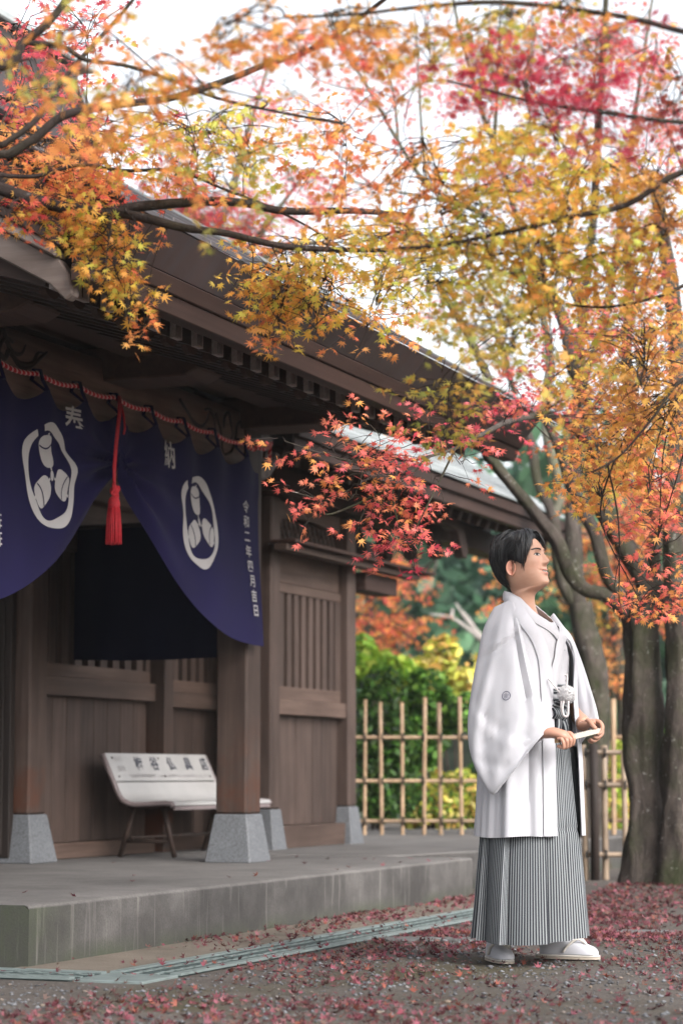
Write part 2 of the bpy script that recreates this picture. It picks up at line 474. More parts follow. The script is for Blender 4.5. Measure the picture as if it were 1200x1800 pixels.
pbox('gable_wall', W_DARK, 0.55, 0.58, 0.9, 3.6, 2.95, 3.5)

# --- panelled walls: planks below, slats above
def panel_wall(parent, u0, u1, v, n_pl, n_sl, z0, zr0, zr1, zb, zt, ztop, sl_frac=0.52, stile=0.06):
    wl = part('dark_backing', MB().box(u0 + 0.003, u1 - 0.003, v + 0.26, v + 0.28, z0, ztop), W_DARK, parent, 0)  # near-black sheet stands for the unlit interior behind the slats
    wd = (u1 - u0) / n_pl
    for i in range(n_pl):
        o = random.uniform(0, 0.006)
        part('plank', MB().box(u0 + i * wd + 0.0025, u0 + (i + 1) * wd - 0.0025, v + 0.03 + o, v + 0.055 + o, z0, zr0 - 0.002), W_Z, wl, 0.003)
    part('rail', MB().box(u0, u1, v - 0.035, v + 0.06, zr0, zr1), W_X, wl, 0.004)
    part('rail', MB().box(u0, u1, v + 0.005, v + 0.06, zr1 + 0.002, zb), W_X, wl, 0.003)
    part('rail', MB().box(u0, u1, v + 0.005, v + 0.06, zt, ztop), W_X, wl, 0.003)
    for a in (u0, u1 - stile): part('stile', MB().box(a, a + stile, v + 0.006, v + 0.058, zb + 0.001, zt - 0.001), W_Z, wl, 0.003)
    p = (u1 - u0 - 2 * stile) / n_sl
    for i in range(n_sl):
        c = u0 + stile + p * (i + 0.5)
        if i == 0: me = MB().box(-p * sl_frac / 2, p * sl_frac / 2, v + 0.012, v + 0.05, zb + 0.001, zt - 0.001).mesh('slat', W_Z)
        link('slat', me, wl).location = (c, 0, 0)
    part('sill', MB().box(u0, u1, v - 0.04, v + 0.09, PZ + 0.002, z0 - 0.002), W_X, wl, 0.006)
    return wl
panel_wall(gate, 3.872, 5.49, 2.20, 9, 9, 0.34, 1.215, 1.33, 1.41, 2.10, 2.42)
pbox('wall_post', W_ZS, 5.494, 5.62, 2.10, 2.29, PZ + 0.002, 2.418, bevel=0.006)
panel_wall(gate, 5.624, 6.95, 2.20, 9, 9, 0.34, 1.185, 1.29, 1.37, 2.10, 2.42)
# open inner door leaf, nearly black in the passage
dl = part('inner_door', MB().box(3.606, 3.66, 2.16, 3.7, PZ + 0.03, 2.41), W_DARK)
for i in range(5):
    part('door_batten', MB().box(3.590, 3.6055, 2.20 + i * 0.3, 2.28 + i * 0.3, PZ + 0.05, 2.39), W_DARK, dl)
pbox('sky_screen', W_DARK, -0.2, 6.2, 5.0, 5.05, PZ, 3.2)  # added board, keeps the sky from showing under the roof

# ------------------------------------------------------------------ side wing with its lower roof
wing = empty('gate_wing', GC, GA, 'lower side wing of the gate with latticed door panel and copper roof, its sky sheen put into the colour', 'wing')
WV = 1.70
def wbox(name, mat, *b, parent=wing, bevel=0.005): return part(name, MB().box(*b), mat, parent, bevel)
pillar('wing_post', 6.185, 6.34, 1.65, 1.80, 2.62, 0.27, 0.006, 0.04, wing, W_Z)
pillar('wing_post', 7.595, 7.75, 1.645, 1.80, 2.62, 0.27, 0.01, 0.045, wing, W_Z)
panel_wall(wing, 6.344, 7.59, WV, 8, 8, 0.40, 1.15, 1.255, 1.345, 1.99, 2.055, 0.56, 0.10)
wbox('head_board', W_X, 6.344, 7.59, WV + 0.02, WV + 0.07, 2.058, 2.314)
tie = wbox('tie_rail', W_X, 6.10, 8.75, 1.50, 1.598, 2.24, 2.285)
wbox('tie_cap', W_XD, 6.10, 8.95, 1.44, 1.66, 2.288, 2.312, parent=tie)
wbox('tie_end', W_XD, 7.83, 8.50, 1.60, 1.78, 2.10, 2.236)
# diagonal lattice above the door
lat = wbox('lattice_panel', W_DARK, 6.344, 7.59, WV + 0.09, WV + 0.11, 2.316, 2.60)
lf = MB().box(6.344, 7.59, WV + 0.01, WV + 0.06, 2.316, 2.345)
for i in range(14):     # arched head
    a0, a1 = 6.344 + 1.246 * i / 14, 6.344 + 1.246 * (i + 1) / 14
    h = lambda a: 2.47 + 0.06 * math.sin(math.pi * (a - 6.344) / 1.246)
    lf.hexa([(a0, WV + 0.01, h(a0)), (a1, WV + 0.01, h(a1)), (a1, WV + 0.06, h(a1)), (a0, WV + 0.06, h(a0)), (a0, WV + 0.01, 2.62), (a1, WV + 0.01, 2.62), (a1, WV + 0.06, 2.62), (a0, WV + 0.06, 2.62)])
part('lattice_frame', lf, W_X, lat, 0)
for s in (1, -1):
    for i in range(18):
        x0 = 6.30 + i * 0.085
        p, q = [x0, 2.345], [x0 + 0.10, 2.50]
        if s < 0: p[0], q[0] = q[0], p[0]
        if min(p[0], q[0]) < 6.36 or max(p[0], q[0]) > 7.58: continue
        part('lattice_bar', MB().bar((p[0], WV + 0.03 + 0.012 * s, p[1]), (q[0], WV + 0.03 + 0.012 * s, q[1]), 0.014, 0.012, (0, 1, 0)), W_X, lat, 0)
wbox('wing_beam', W_XD, 6.0, 11.2, 1.55, 1.75, 2.625, 2.80)
wbox('wing_beam', W_XD, 6.0, 11.2, 2.75, 2.95, 2.625, 2.80)
# brackets whose cut ends show below the soffit beyond the door
for v in (2.16, 1.94, 1.73, 1.52, 1.31):
    part('bracket', MB().prism([(8.2, 2.72), (8.98, 2.64), (9.12, 2.45), (9.20, 2.44), (9.24, 2.50), (9.16, 2.66), (9.0, 2.76), (8.2, 2.80)], lambda a, z: (a, v + 0.04, z), lambda a, z: (a, v - 0.04, z)), W_YD, wing, 0.006)
wbox('shade_filler', W_DARK, 5.0, 11.0, 1.64, 1.68, 2.80, 3.20)  # dark sheet added for the shade in the gap over the beam
wbox('rear_panel', W_DARK, 5.0, 7.9, 2.9, 2.93, PZ, 3.10)
WSL = 0.60
def wz(v): return 2.925 + (v - 0.95) * WSL
wr = part('wing_roof_deck', MB().prism([(1.0, 2.78), (2.3, 3.5), (3.6, 2.78), (3.6, 2.86), (2.3, 3.70), (0.98, 2.90)], lambda v, z: (4.98, v, z), lambda v, z: (11.05, v, z)), W_DARK, wing, 0)
wbox('wing_eaves_board', W_XD, 5.0, 11.04, 0.99, 1.06, 2.73, 2.82)
wbox('wing_eaves_board', W_XD, 5.0, 11.04, 0.955, 1.03, 2.823, 2.905)
for i in range(26):
    if i == 0: wrf = MB().bar((0, 1.10, 2.72), (0, 2.3, 3.16), 0.07, 0.09).mesh('wing_rafter', W_YD)
    link('wing_rafter', wrf, wing).location = (5.1 + i * 0.23, 0, 0)
for r in range(9):
    v0 = 0.93 + r * 0.155
    for k in range(7):
        a, b_ = 4.97 + k * 0.875, 4.97 + (k + 1) * 0.875 - 0.005
        z0, z1 = wz(v0), wz(v0 + 0.165)
        part('roof_sheet', MB().hexa([(a, v0, z0), (b_, v0, z0), (b_, v0 + 0.165, z1 - 0.01), (a, v0 + 0.165, z1 - 0.01), (a, v0, z0 + 0.022), (b_, v0, z0 + 0.022), (b_, v0 + 0.165, z1 + 0.002), (a, v0 + 0.165, z1 + 0.002)]), M_COPP, wing, 0.002)
wbox('wing_ridge', M_COPP, 4.97, 11.15, 2.18, 2.42, 3.70, 3.84, bevel=0.02)
wbox('wing_rear_roof', M_COPP, 4.97, 11.1, 2.45, 3.6, 2.9, 2.93)

# ------------------------------------------------------------------ navy entrance curtain, tied up in the middle
def cloth_mat(name, c, rough=0.85, weave=260.0, sheen=0.25, var=0.12):
    m, n, l, b = new_mat(name)
    v = coords(n, l)
    f = noise(n, l, v, 3.0, 3, 0.5); g = noise(n, l, v, weave, 2, 0.5)
    l.new(ramp(n, l, f, [(0.3, tuple(x * (1 - var) for x in c)), (0.7, tuple(min(1, x * (1 + var)) for x in c))]), b.inputs['Base Color'])
    b.inputs['Roughness'].default_value = rough
    b.inputs['Sheen Weight'].default_value = sheen
    b.inputs['Specular IOR Level'].default_value = 0.2
    bump(n, l, b, g, 0.15, 0.002)
    return m
M_NAVY = cloth_mat('navy_cloth', (0.0072, 0.0048, 0.039), 0.85, sheen=0.02)
M_NAVYD = cloth_mat('dark_navy_cloth', (0.0035, 0.004, 0.015), 0.95, sheen=0.0)
M_PRINT = plain('white_print', (0.42, 0.40, 0.40), 0.85, var=0.06)
GU, GZ = 2.455, 2.325            # the gather
CU0, CU1 = 0.63, 4.28
def c_top(u):
    ph = ((u - 2.463) / 0.4) % 1.0
    return 2.605 - 0.085 * math.sin(math.pi * ph) ** 0.8 - 0.02 * abs(u - GU) / 1.8
def c_bot(u):
    d = min(1.0, abs(u - GU) / 1.84)
    return 1.485 + (GZ - 1.485) * (1 - d) ** 2.6 * (1 + 0.25 * d)
def c_v(u, z):
    d = Vector((u - GU, 0, z - GZ)); r = math.hypot(u - GU, z - GZ)
    ph = math.atan2(z - GZ, abs(u - GU) + 1e-6)
    fold = 0.050 * math.sin(15 * ph + (1.0 if u > GU else 0.2) + 1.5 * r) * math.exp(-r / 0.5) * min(1, r / 0.12)
    if z > GZ: fold *= max(0.15, 1 - (z - GZ) / 0.08)
    fold += (0.012 if z < GZ else 0.012 * max(0.2, 1 - (z - GZ) / 0.1)) * math.sin(7.5 * ph + 2.1) * min(1, r / 0.5)
    t = max(0.0, min(1.0, (c_top(u) - z) / 0.7))
    loop = 0.015 * math.cos(2 * math.pi * (u - 2.463) / 0.4) * (1 - t) ** 2
    soft = 0.016 * mnoise.noise(Vector((u * 2.1, z * 1.2, 4.2)))
    hang = -0.012 * max(0, min(1, (2.5 - z)))
    return 0.902 + fold - loop + soft + hang
cg = []
for i in range(151):
    u = CU0 + (CU1 - CU0) * i / 150
    zt, zb = c_top(u), c_bot(u)
    cg.append([(u, c_v(u, zt + (zb - zt) * j / 48), zt + (zb - zt) * j / 48) for j in range(49)])
noren = empty('entrance_curtain', GC, GA, 'navy blue entrance curtain with white crests, tied up in the middle of the gate front', 'curtain')
cloth = MB().grid(cg).build('cloth', M_NAVY, noren, solid=0.004)
for k in range(10):
    u = 2.463 + (k - 4) * 0.4
    if u < CU0 or u > CU1: continue
    zt = c_top(u)
    m = MB()
    m.tube([(u, c_v(u, zt) - 0.004, zt - 0.02), (u, 0.90, zt + 0.03), (u, 0.915, zt + 0.085), (u, 0.95, zt + 0.09), (u, 0.962, zt + 0.04), (u, c_v(u, zt) + 0.008, zt - 0.02)], 0.02, 6, squash=0.3)
    m.build('hanging_loop', M_NAVY, noren)
def prt(pts, eps=0.006): return [(p[0], c_v(p[0], p[1]) - eps, p[1]) for p in pts]
def blob(m, outline, eps=0.006, rings=5):
    cx = sum(p[0] for p in outline) / len(outline); cz = sum(p[1] for p in outline) / len(outline)
    n = len(outline); P = []
    for k in range(rings + 1):
        s = 1 - k / rings * 0.98
        P.append(prt([(cx + (x - cx) * s, cz + (z - cz) * s) for x, z in outline], eps))
    m.grid(P, closed=True)
def stripe(m, pts, w_, eps=0.006):
    L, R = [], []
    for i, p in enumerate(pts):
        a, b_ = pts[max(0, i - 1)], pts[min(len(pts) - 1, i + 1)]
        d = Vector((b_[0] - a[0], b_[1] - a[1])).normalized()
        ww = w_[i] if hasattr(w_, '__len__') else w_
        L.append((p[0] - d.y * ww / 2, p[1] + d.x * ww / 2)); R.append((p[0] + d.y * ww / 2, p[1] - d.x * ww / 2))
    m.grid([prt(L, eps), prt([((a[0] + b_[0]) / 2, (a[1] + b_[1]) / 2) for a, b_ in zip(L, R)], eps), prt(R, eps)])
def crest(cu, cz, R, rot, seed):
    rd = random.Random(seed)
    o = MB()
    N = 80
    gap = rad(14)
    a0 = rad(118)
    ang = [a0 + gap / 2 + (2 * math.pi - gap) * i / (N - 1) for i in range(N)]
    wob = lambda a, k: 1 + 0.014 * math.sin(3 * a + seed) + 0.012 * math.sin(7 * a + 2 * seed)
    ring = [(cu + R * 0.90 * wob(a, 0) * math.cos(a), cz + R * 0.92 * wob(a, 0) * math.sin(a)) for a in ang]
    stripe(o, ring, [R * (0.17 + 0.05 * math.sin(5 * a + seed)) for a in ang])
    for k in range(3):
        a = rot + k * 2 * math.pi / 3
        ex, ez = Vector((math.cos(a), math.sin(a))), Vector((-math.sin(a), math.cos(a)))
        out = []
        for t in np.linspace(0, 2 * math.pi, 28, endpoint=False):
            c, s = math.cos(t), math.sin(t)
            x = math.copysign(abs(c) ** 0.55, c) * R * 0.31
            y = math.copysign(abs(s) ** 0.75, s) * R * 0.26 * (1.0 + 0.12 * c)
            q = ex * (R * 0.46 + x) + ez * (y + R * 0.06)
            out.append((cu + q.x, cz + q.y))
        blob(o, out)
        for r0, r1, w_ in ((0.10, 0.22, 0.05), (0.72, 0.81, 0.06)):
            p, q = ex * R * r0, ex * R * r1
            stripe(o, [(cu + p.x, cz + p.y), (cu + (p.x + q.x) / 2, cz + (p.y + q.y) / 2), (cu + q.x, cz + q.y)], R * w_)
    blob(o, [(cu + R * 0.065 * math.cos(t), cz + R * 0.10 * math.sin(t)) for t in np.linspace(0, 2 * math.pi, 16, endpoint=False)])
    c = o.build('crest', M_PRINT, noren)
    for k in range(3):
        ln = MB()
        a = rot + k * 2 * math.pi / 3
        ex, ez = Vector((math.cos(a), math.sin(a))), Vector((-math.sin(a), math.cos(a)))
        pts = []
        for s in np.linspace(-1, 1, 9):
            q = ex * (R * (0.585 - 0.07 * (1 - s * s))) + ez * (s * R * 0.25 + R * 0.06)
            pts.append((cu + q.x, cz + q.y))
        stripe(ln, pts, R * 0.03, 0.008)
        ln.build('crest_line', M_NAVY, c)
crest(1.737, 2.175, 0.255, rad(98), 1.0)
crest(3.428, 2.125, 0.255, rad(90), 2.3)

def text_mesh(body, size, name, spacing=1.0):
    c = bpy.data.curves.new(name, 'FONT'); c.body = body; c.size = size
    c.align_x = 'CENTER'; c.align_y = 'CENTER'; c.resolution_u = 2; c.space_character = spacing
    c.offset = size * 0.012
    o = bpy.data.objects.new(name, c); COL.objects.link(o)
    me = bpy.data.meshes.new_from_object(o.evaluated_get(bpy.context.evaluated_depsgraph_get()))
    bpy.data.objects.remove(o); bpy.data.curves.remove(c)
    xs = [v.co.x for v in me.vertices]; ys = [v.co.y for v in me.vertices]
    cx, cy = (min(xs) + max(xs)) / 2, (min(ys) + max(ys)) / 2
    for v in me.vertices: v.co.x -= cx; v.co.y -= cy
    return me
def curtain_text(ch, cu, cz, size, slant=0.0, sx=1.0):
    me = text_mesh(ch, size, 'character')
    for v in me.vertices:
        u, z = cu + (v.co.x * sx + slant * v.co.y), cz + v.co.y
        v.co = (u, c_v(u, z) - 0.011, z)
    me.materials.append(M_PRINT)
    link('character', me, noren)
curtain_text('奉', 1.955, 2.475, 0.155, -0.12)
curtain_text('納', 3.03, 2.45, 0.155, -0.06)
for i, ch in enumerate('令和二年四月吉日'):
    curtain_text(ch, 4.065 + 0.015 * i, 2.28 - i * 0.085, 0.074, -0.1, 1.1)
for zz, ss in ((1.90, 0.085), (1.815, 0.075)):         # only the edge of this writing reaches into the photograph
    m = MB()
    for k in range(5): stripe(m, [(1.235 - 0.05 + 0.012 * k, zz + 0.03), (1.24 - 0.05 + 0.012 * k, zz), (1.24 - 0.05 + 0.012 * k, zz - 0.03)], 0.006)
    for k in range(3): stripe(m, [(1.18, zz + 0.03 - 0.025 * k), (1.21, zz + 0.03 - 0.025 * k), (1.255, zz + 0.034 - 0.025 * k)], 0.008)
    m.build('character', M_PRINT, noren)

# ------------------------------------------------------------------ red and white rope along the beam, tassel on it
M_RED = plain('red_cord', (0.50, 0.018, 0.030), 0.7, var=0.2, scale=60)
M_PINK = plain('pale_cord', (0.72, 0.42, 0.40), 0.7, var=0.1, scale=60)
rope = empty('twisted_rope', GC, GA, 'red and white twisted rope holding the navy curtain up along the beam', 'rope')
rp = []
for i in range(0, 700):
    u = 0.70 + i * 0.0052
    if u > 4.24: break
    rp.append(Vector((u, 0.925, 2.672 - 0.018 * math.sin(math.pi * (((u - 2.463) / 0.4) % 1.0)) - 0.02 * abs(u - 2.463) / 1.8)))
end = [Vector((4.24, 0.925, 2.65)), Vector((4.36, 0.915, 2.655)), Vector((4.50, 0.93, 2.71)), Vector((4.55, 0.96, 2.70)), Vector((4.59, 0.98, 2.60))]
for a, b_ in zip(end[:-1], end[1:]):
    for k in range(16): rp.append(a + (b_ - a) * (k / 16))
def strand(ph, r, off, m):
    pts = []
    s = 0.0
    for i, p in enumerate(rp):
        if i: s += (rp[i] - rp[i - 1]).length
        t = 2 * math.pi * s / 0.042 + ph
        pts.append(p + Vector((0, math.cos(t) * off, math.sin(t) * off)))
    MB().tube(pts, r, 6).build('strand', m, rope)
strand(0, 0.0068, 0.005, M_RED); strand(math.pi * 0.85, 0.0068, 0.005, M_RED); strand(math.pi * 1.45, 0.0056, 0.0078, M_PINK)

tas = empty('tassel', GC, GA, 'red tassel on a knotted cord hanging at the gap of the navy curtain', 'tassel')
TU, TV = 2.262, 0.82
for k, dx in enumerate((-0.008, 0.008)):
    MB().tube([(2.463 + dx, 0.90, 2.675), (2.40 + dx, 0.865, 2.58), (2.31 + dx, 0.835, 2.42), (TU + dx, TV, 2.28), (TU + dx * 0.6, TV, 2.18)], 0.006, 6).build('cord', M_RED, tas)
MB().tube([(2.463, 0.895, 2.66), (2.44, 0.86, 2.56), (2.43, 0.85, 2.50), (2.42, 0.85, 2.47)], 0.006, 6).build('cord', M_RED, tas)
kn = MB()
for k in range(4):
    a = math.pi / 2 * k + 0.5
    kn.tube([(TU + 0.03 * math.cos(a) * s + 0.012 * math.cos(a + 1.57) * c, TV - 0.008, 2.1600 + 0.026 * math.sin(a) * s + 0.012 * math.sin(a + 1.57) * c) for s, c in ((0, 0.6), (0.7, 1), (1.4, 0.6), (1.5, -0.5), (0.8, -1), (0, -0.6))], 0.007, 6)
kn.lathe([(0.004, 2.1350), (0.02, 2.1450), (0.024, 2.1600), (0.018, 2.1750), (0.004, 2.1820)], 12, (TU, TV, 0))
kn.build('knot', M_RED, tas)
MB().lathe([(0.006, 2.1350), (0.022, 2.1250), (0.030, 2.1050), (0.031, 2.0850), (0.028, 2.0700)], 16, (TU, TV, 0)).build('tassel_head', M_RED, tas)
sk = MB()
for k in range(60):
    a = k * 2.399; r = 0.032 * math.sqrt((k + 0.5) / 60) + 0.004
    sk.tube([(TU + r * 0.8 * math.cos(a), TV + r * 0.8 * math.sin(a), 2.0750), (TU + r * math.cos(a), TV + r * math.sin(a), 2.0100), (TU + r * 1.12 * math.cos(a), TV + r * 1.12 * math.sin(a), 1.8950 + random.uniform(-0.008, 0.008))], 0.0042, 4)
sk.build('skirt', M_RED, tas)

# ------------------------------------------------------------------ plain dark curtain hung across the side of the porch
sc = empty('side_curtain', GC, GA, 'plain almost black navy curtain hanging straight across the porch side behind the tassel', 'curtain')
g = []
for i in range(41):
    v = 1.20 + 1.02 * i / 40
    g.append([(4.46 + 0.012 * math.sin(v * 21) * (0.4 + j / 20) + 0.01 * mnoise.noise(Vector((v * 4, j * .2, 0))), v, 2.24 - (0.80 + 0.012 * math.sin(math.pi * i / 40)) * j / 20) for j in range(21)])
MB().grid(g).build('cloth', M_NAVYD, sc, solid=0.003)
MB().tube([(4.46, 1.197, 2.25), (4.46, 2.5, 2.25)], 0.014, 8).build('rod', W_DARK, sc)

# ------------------------------------------------------------------ advertising bench under the porch
M_BEN = plain('cream_enamel', (0.40, 0.385, 0.375), 0.38, var=0.07, scale=5, bmp=0.03)
M_TRIM = plain('mauve_grey_edge', (0.19, 0.15, 0.15), 0.5, var=0.2)
M_RUST = plain('rusty_dark_steel', (0.045, 0.028, 0.022), 0.7, 0.3, 0.5, 14, 0.2)
M_INK = plain('blue_black_lettering', (0.030, 0.034, 0.055), 0.6)
M_INKG = plain('worn_grey_lettering', (0.36, 0.34, 0.34), 0.6)
bench = empty('bench', GC, GA, 'cream enamel bench with black lettering on its backrest, standing against the planked wall', 'bench')
BU0, BU1 = 4.62, 6.06
back = [(2.085, 0.872), (2.045, 0.785), (2.006, 0.702)]
lower = [(2.002, 0.694), (1.985, 0.655), (1.968, 0.622), (1.945, 0.594), (1.905, 0.575), (1.86, 0.568)]
seat = [(1.855, 0.568), (1.76, 0.572), (1.66, 0.578), (1.615, 0.574), (1.602, 0.556)]
for nm, pr in (('backrest', back), ('backrest', lower), ('seat', seat)):
    m = MB().grid([[(u, v, z) for v, z in pr] for u in (BU0, (BU0 + BU1) / 2, BU1)])
    pnl = m.build(nm, M_BEN, bench, 0.004, solid=0.016)
    if nm == 'backrest' and pr is back: bk = pnl
for u in (BU0 - 0.012, BU1 + 0.012):
    MB().tube([(u, v + 0.004, z - 0.004) for v, z in back + lower + seat], 0.017, 6).build('end_trim', M_TRIM, bench)
MB().box(BU0, BU1, 1.60, 1.615, 0.53, 0.553).build('seat_edge', M_TRIM, bench, 0.003)
for u in (BU0 + 0.12, BU1 - 0.12):
    lf_ = MB()
    lf_.tube([(u, 1.93, 0.55), (u, 2.03, PZ + 0.002)], 0.017, 8); lf_.build('leg', M_RUST, bench)
    MB().tube([(u, 1.74, 0.55), (u, 1.66, PZ + 0.002)], 0.017, 8).build('leg', M_RUST, bench)
    MB().tube([(u, 1.99, 0.34), (u, 1.69, 0.34)], 0.012, 6).build('stretcher', M_RUST, bench)
    MB().tube([(u, 1.62, 0.547), (u, 1.96, 0.547), (u, 2.03, 0.66), (u, 2.07, 0.80)], 0.014, 6).build('bracket', M_RUST, bench)
MB().tube([(BU0 + 0.12, 1.95, 0.36), (BU1 - 0.12, 1.95, 0.36)], 0.011, 6).build('stretcher', M_RUST, bench)
bn = Vector((0, -0.093, 0.0)).normalized()
bd = (Vector((0, 2.085, 0.872)) - Vector((0, 2.006, 0.702))).normalized()
def bench_text(body, u, s, size, mat, sx=1.0):
    me = text_mesh(body, size, 'lettering')
    o0 = Vector((0, 2.006, 0.702)); nrm = Vector((0, -bd.z, bd.y))
    for v in me.vertices:
        p = o0 + bd * (s + v.co.y) + nrm * 0.0115
        v.co = (u + v.co.x * sx, p.y, p.z)
    me.materials.append(mat)
    link('lettering', me, bk)
for ch, px in zip('梅谷仏具店', (0.362, 0.527, 0.690, 0.845, 0.972)):
    pass
for ch, u in zip('梅谷仏具店', (5.02, 5.235, 5.475, 5.73, 5.975)): bench_text(ch, u, 0.118, 0.098, M_INK, 1.15)
bench_text('株式', 4.745, 0.148, 0.042, M_INKG, 1.3); bench_text('会社', 4.755, 0.085, 0.042, M_INKG, 1.3)
m = MB(); o0 = Vector((0, 2.006, 0.702)); nrm = Vector((0, -bd.z, bd.y))
rd = random.Random(5)
u = 4.83
while u < 5.99:                                          # illegible worn line of small print
    if not (5.18 < u < 5.24 or 5.55 < u < 5.58):
        for k in range(3):
            s0 = 0.022 + rd.random() * 0.012; s1 = s0 + 0.006 + rd.random() * 0.012; a = u + rd.random() * 0.012; ww = 0.004 + rd.random() * 0.01
            q = [o0 + bd * s0 + nrm * 0.0115, o0 + bd * s1 + nrm * 0.0115]
            m.add([(a, q[0].y, q[0].z), (a + ww, q[0].y, q[0].z), (a + ww, q[1].y, q[1].z), (a, q[1].y, q[1].z)], [(0, 1, 2, 3)])
    u += 0.021
m.build('small_print', M_INKG, bk)
for u in (4.68, 5.32, 6.0):
    for s in (0.03, 0.155):
        p = o0 + bd * s + nrm * 0.010
        MB().lathe([(0.007, 0), (0.006, 0.003), (0.002, 0.005)], 8).build('screw', M_RUST, bk).matrix_local = Matrix.Translation((u, p.y, p.z)) @ nrm.to_track_quat('Z', 'Y').to_matrix().to_4x4()
# ------------------------------------------------------------------ ground
TREE_BASES = [(1.90, 14.2), (2.10, 14.0), (1.95, 18.2)]
def gh(x, y):
    h = 0.0
    for tx, ty in TREE_BASES[:2]:
        h += 0.045 * math.exp(-((x - tx) ** 2 + (y - ty) ** 2) / 0.5)
    q = max(0.0, min(1.0, (x + 0.6) / 0.6))
    h += q * 0.010 * mnoise.noise(Vector((x * 1.7, y * 1.7, 0.3))) + q * 0.004 * mnoise.noise(Vector((x * 7, y * 7, 0.9)))
    return h
def ground_mat():
    m, n, l, b = new_mat('packed_earth')
    v = coords(n, l)
    big = noise(n, l, v, 0.9, 5, 0.6, 0.3); mid = noise(n, l, v, 6, 6, 0.65); fine = noise(n, l, v, 70, 4, 0.7); grit = noise(n, l, v, 180, 2, 0.6)
    c = ramp(n, l, mid, [(0.28, (0.068, 0.052, 0.041)), (0.72, (0.142, 0.118, 0.100))])
    c = mixc(n, l, ramp(n, l, grit, [(0.40, 0.0), (0.70, 0.75)]), c, (0.12, 0.12, 0.125))
    c = mixc(n, l, ramp(n, l, fine, [(0.35, 0.55), (0.6, 0.0)]), c, (0.026, 0.022, 0.019))
    c = mixc(n, l, ramp(n, l, big, [(0.50, 0.0), (0.68, 0.75)]), c, (0.055, 0.048, 0.020))      # moss
    l.new(c, b.inputs['Base Color']); b.inputs['Roughness'].default_value = 0.95; b.inputs['Specular IOR Level'].default_value = 0.2
    ad = n.new('ShaderNodeMath'); ad.operation = 'ADD'; l.new(fine, ad.inputs[0]); l.new(grit, ad.inputs[1])
    bump(n, l, b, ad.outputs[0], 0.6, 0.012)
    return m
xs = sorted(set([-150, -90, -50, -25, -12] + list(np.arange(-6, 7.01, 0.14)) + [9, 13, 20, 40, 80, 150]))
ys = sorted(set([-40, -15, -5, 0, 3] + list(np.arange(5, 20.01, 0.16)) + [22, 26, 32, 45, 70, 120, 160]))
G = MB().grid([[(x, y, gh(x, y) if -6 <= x <= 7 and 5 <= y <= 20 else 0.0) for x in xs] for y in ys])
tag(G.build('ground', ground_mat()), kind='structure')

def gravel():
    N = 9000
    r = np.random.default_rng(3)
    y = 5.9 + (r.random(N) ** 1.3) * 5.0; x = -1.2 + r.random(N) * 3.2
    keep = []
    C0 = np.array([GC.x, GC.y]); d = np.array([math.sin(rad(21.549)), math.cos(rad(21.549))]); e = np.array([-d[1], d[0]])
    u = (x - C0[0]) * d[0] + (y - C0[1]) * d[1]; v = (x - C0[0]) * e[0] + (y - C0[1]) * e[1]
    ok = (v < -0.74) | (u < -0.5)
    x, y = x[ok], y[ok]; n = len(x)
    s = 0.003 + 0.009 * r.random(n) ** 3
    oc = np.array([(1, 0, 0), (0, 1, 0), (-1, 0, 0), (0, -1, 0), (0, 0, 1), (0, 0, -1.0)])
    V = oc[None] * (0.6 + 0.8 * r.random((n, 6, 1))) * s[:, None, None] * np.array([1.2, 1.0, 0.6])
    a = r.random(n) * 6.283
    ca, sa = np.cos(a)[:, None], np.sin(a)[:, None]
    X = V[..., 0] * ca - V[..., 1] * sa; Y = V[..., 0] * sa + V[..., 1] * ca
    z = np.array([gh(p, q) for p, q in zip(x, y)])
    V = np.stack([X + x[:, None], Y + y[:, None], V[..., 2] + z[:, None] + s[:, None] * 0.25], -1)
    F = np.array([(0, 1, 4), (1, 2, 4), (2, 3, 4), (3, 0, 4), (1, 0, 5), (2, 1, 5), (3, 2, 5), (0, 3, 5)])
    return fast_mesh('gravel', V.reshape(-1, 3), (F[None] + (np.arange(n) * 6)[:, None, None]).reshape(-1, 3))
def fast_mesh(name, V, F, col=None):
    me = bpy.data.meshes.new(name)
    V = np.ascontiguousarray(V, dtype=np.float32); F = np.ascontiguousarray(F, dtype=np.int32)
    me.vertices.add(len(V)); me.vertices.foreach_set('co', V.ravel())
    k = F.shape[1]
    me.loops.add(F.size); me.loops.foreach_set('vertex_index', F.ravel())
    me.polygons.add(len(F)); me.polygons.foreach_set('loop_start', np.arange(0, F.size, k, dtype=np.int32))
    if col is not None:
        at_ = me.attributes.new('Col', 'FLOAT_COLOR', 'POINT')
        c4 = np.ones((len(V), 4), dtype=np.float32); c4[:, :3] = col
        at_.data.foreach_set('color', c4.ravel())
    me.update(calc_edges=True)
    return me
def stone_mat():
    m, n, l, b = new_mat('gravel_grey')
    g = n.new('ShaderNodeNewGeometry')
    l.new(ramp(n, l, g.outputs['Random Per Island'], [(0.0, (0.04, 0.04, 0.042)), (0.55, (0.09, 0.09, 0.097)), (0.9, (0.15, 0.155, 0.165)), (1.0, (0.16, 0.12, 0.09))]), b.inputs['Base Color'])
    b.inputs['Roughness'].default_value = 0.85
    return m
gm = gravel(); gm.materials.append(stone_mat())
tag(link('gravel', gm), kind='stuff')

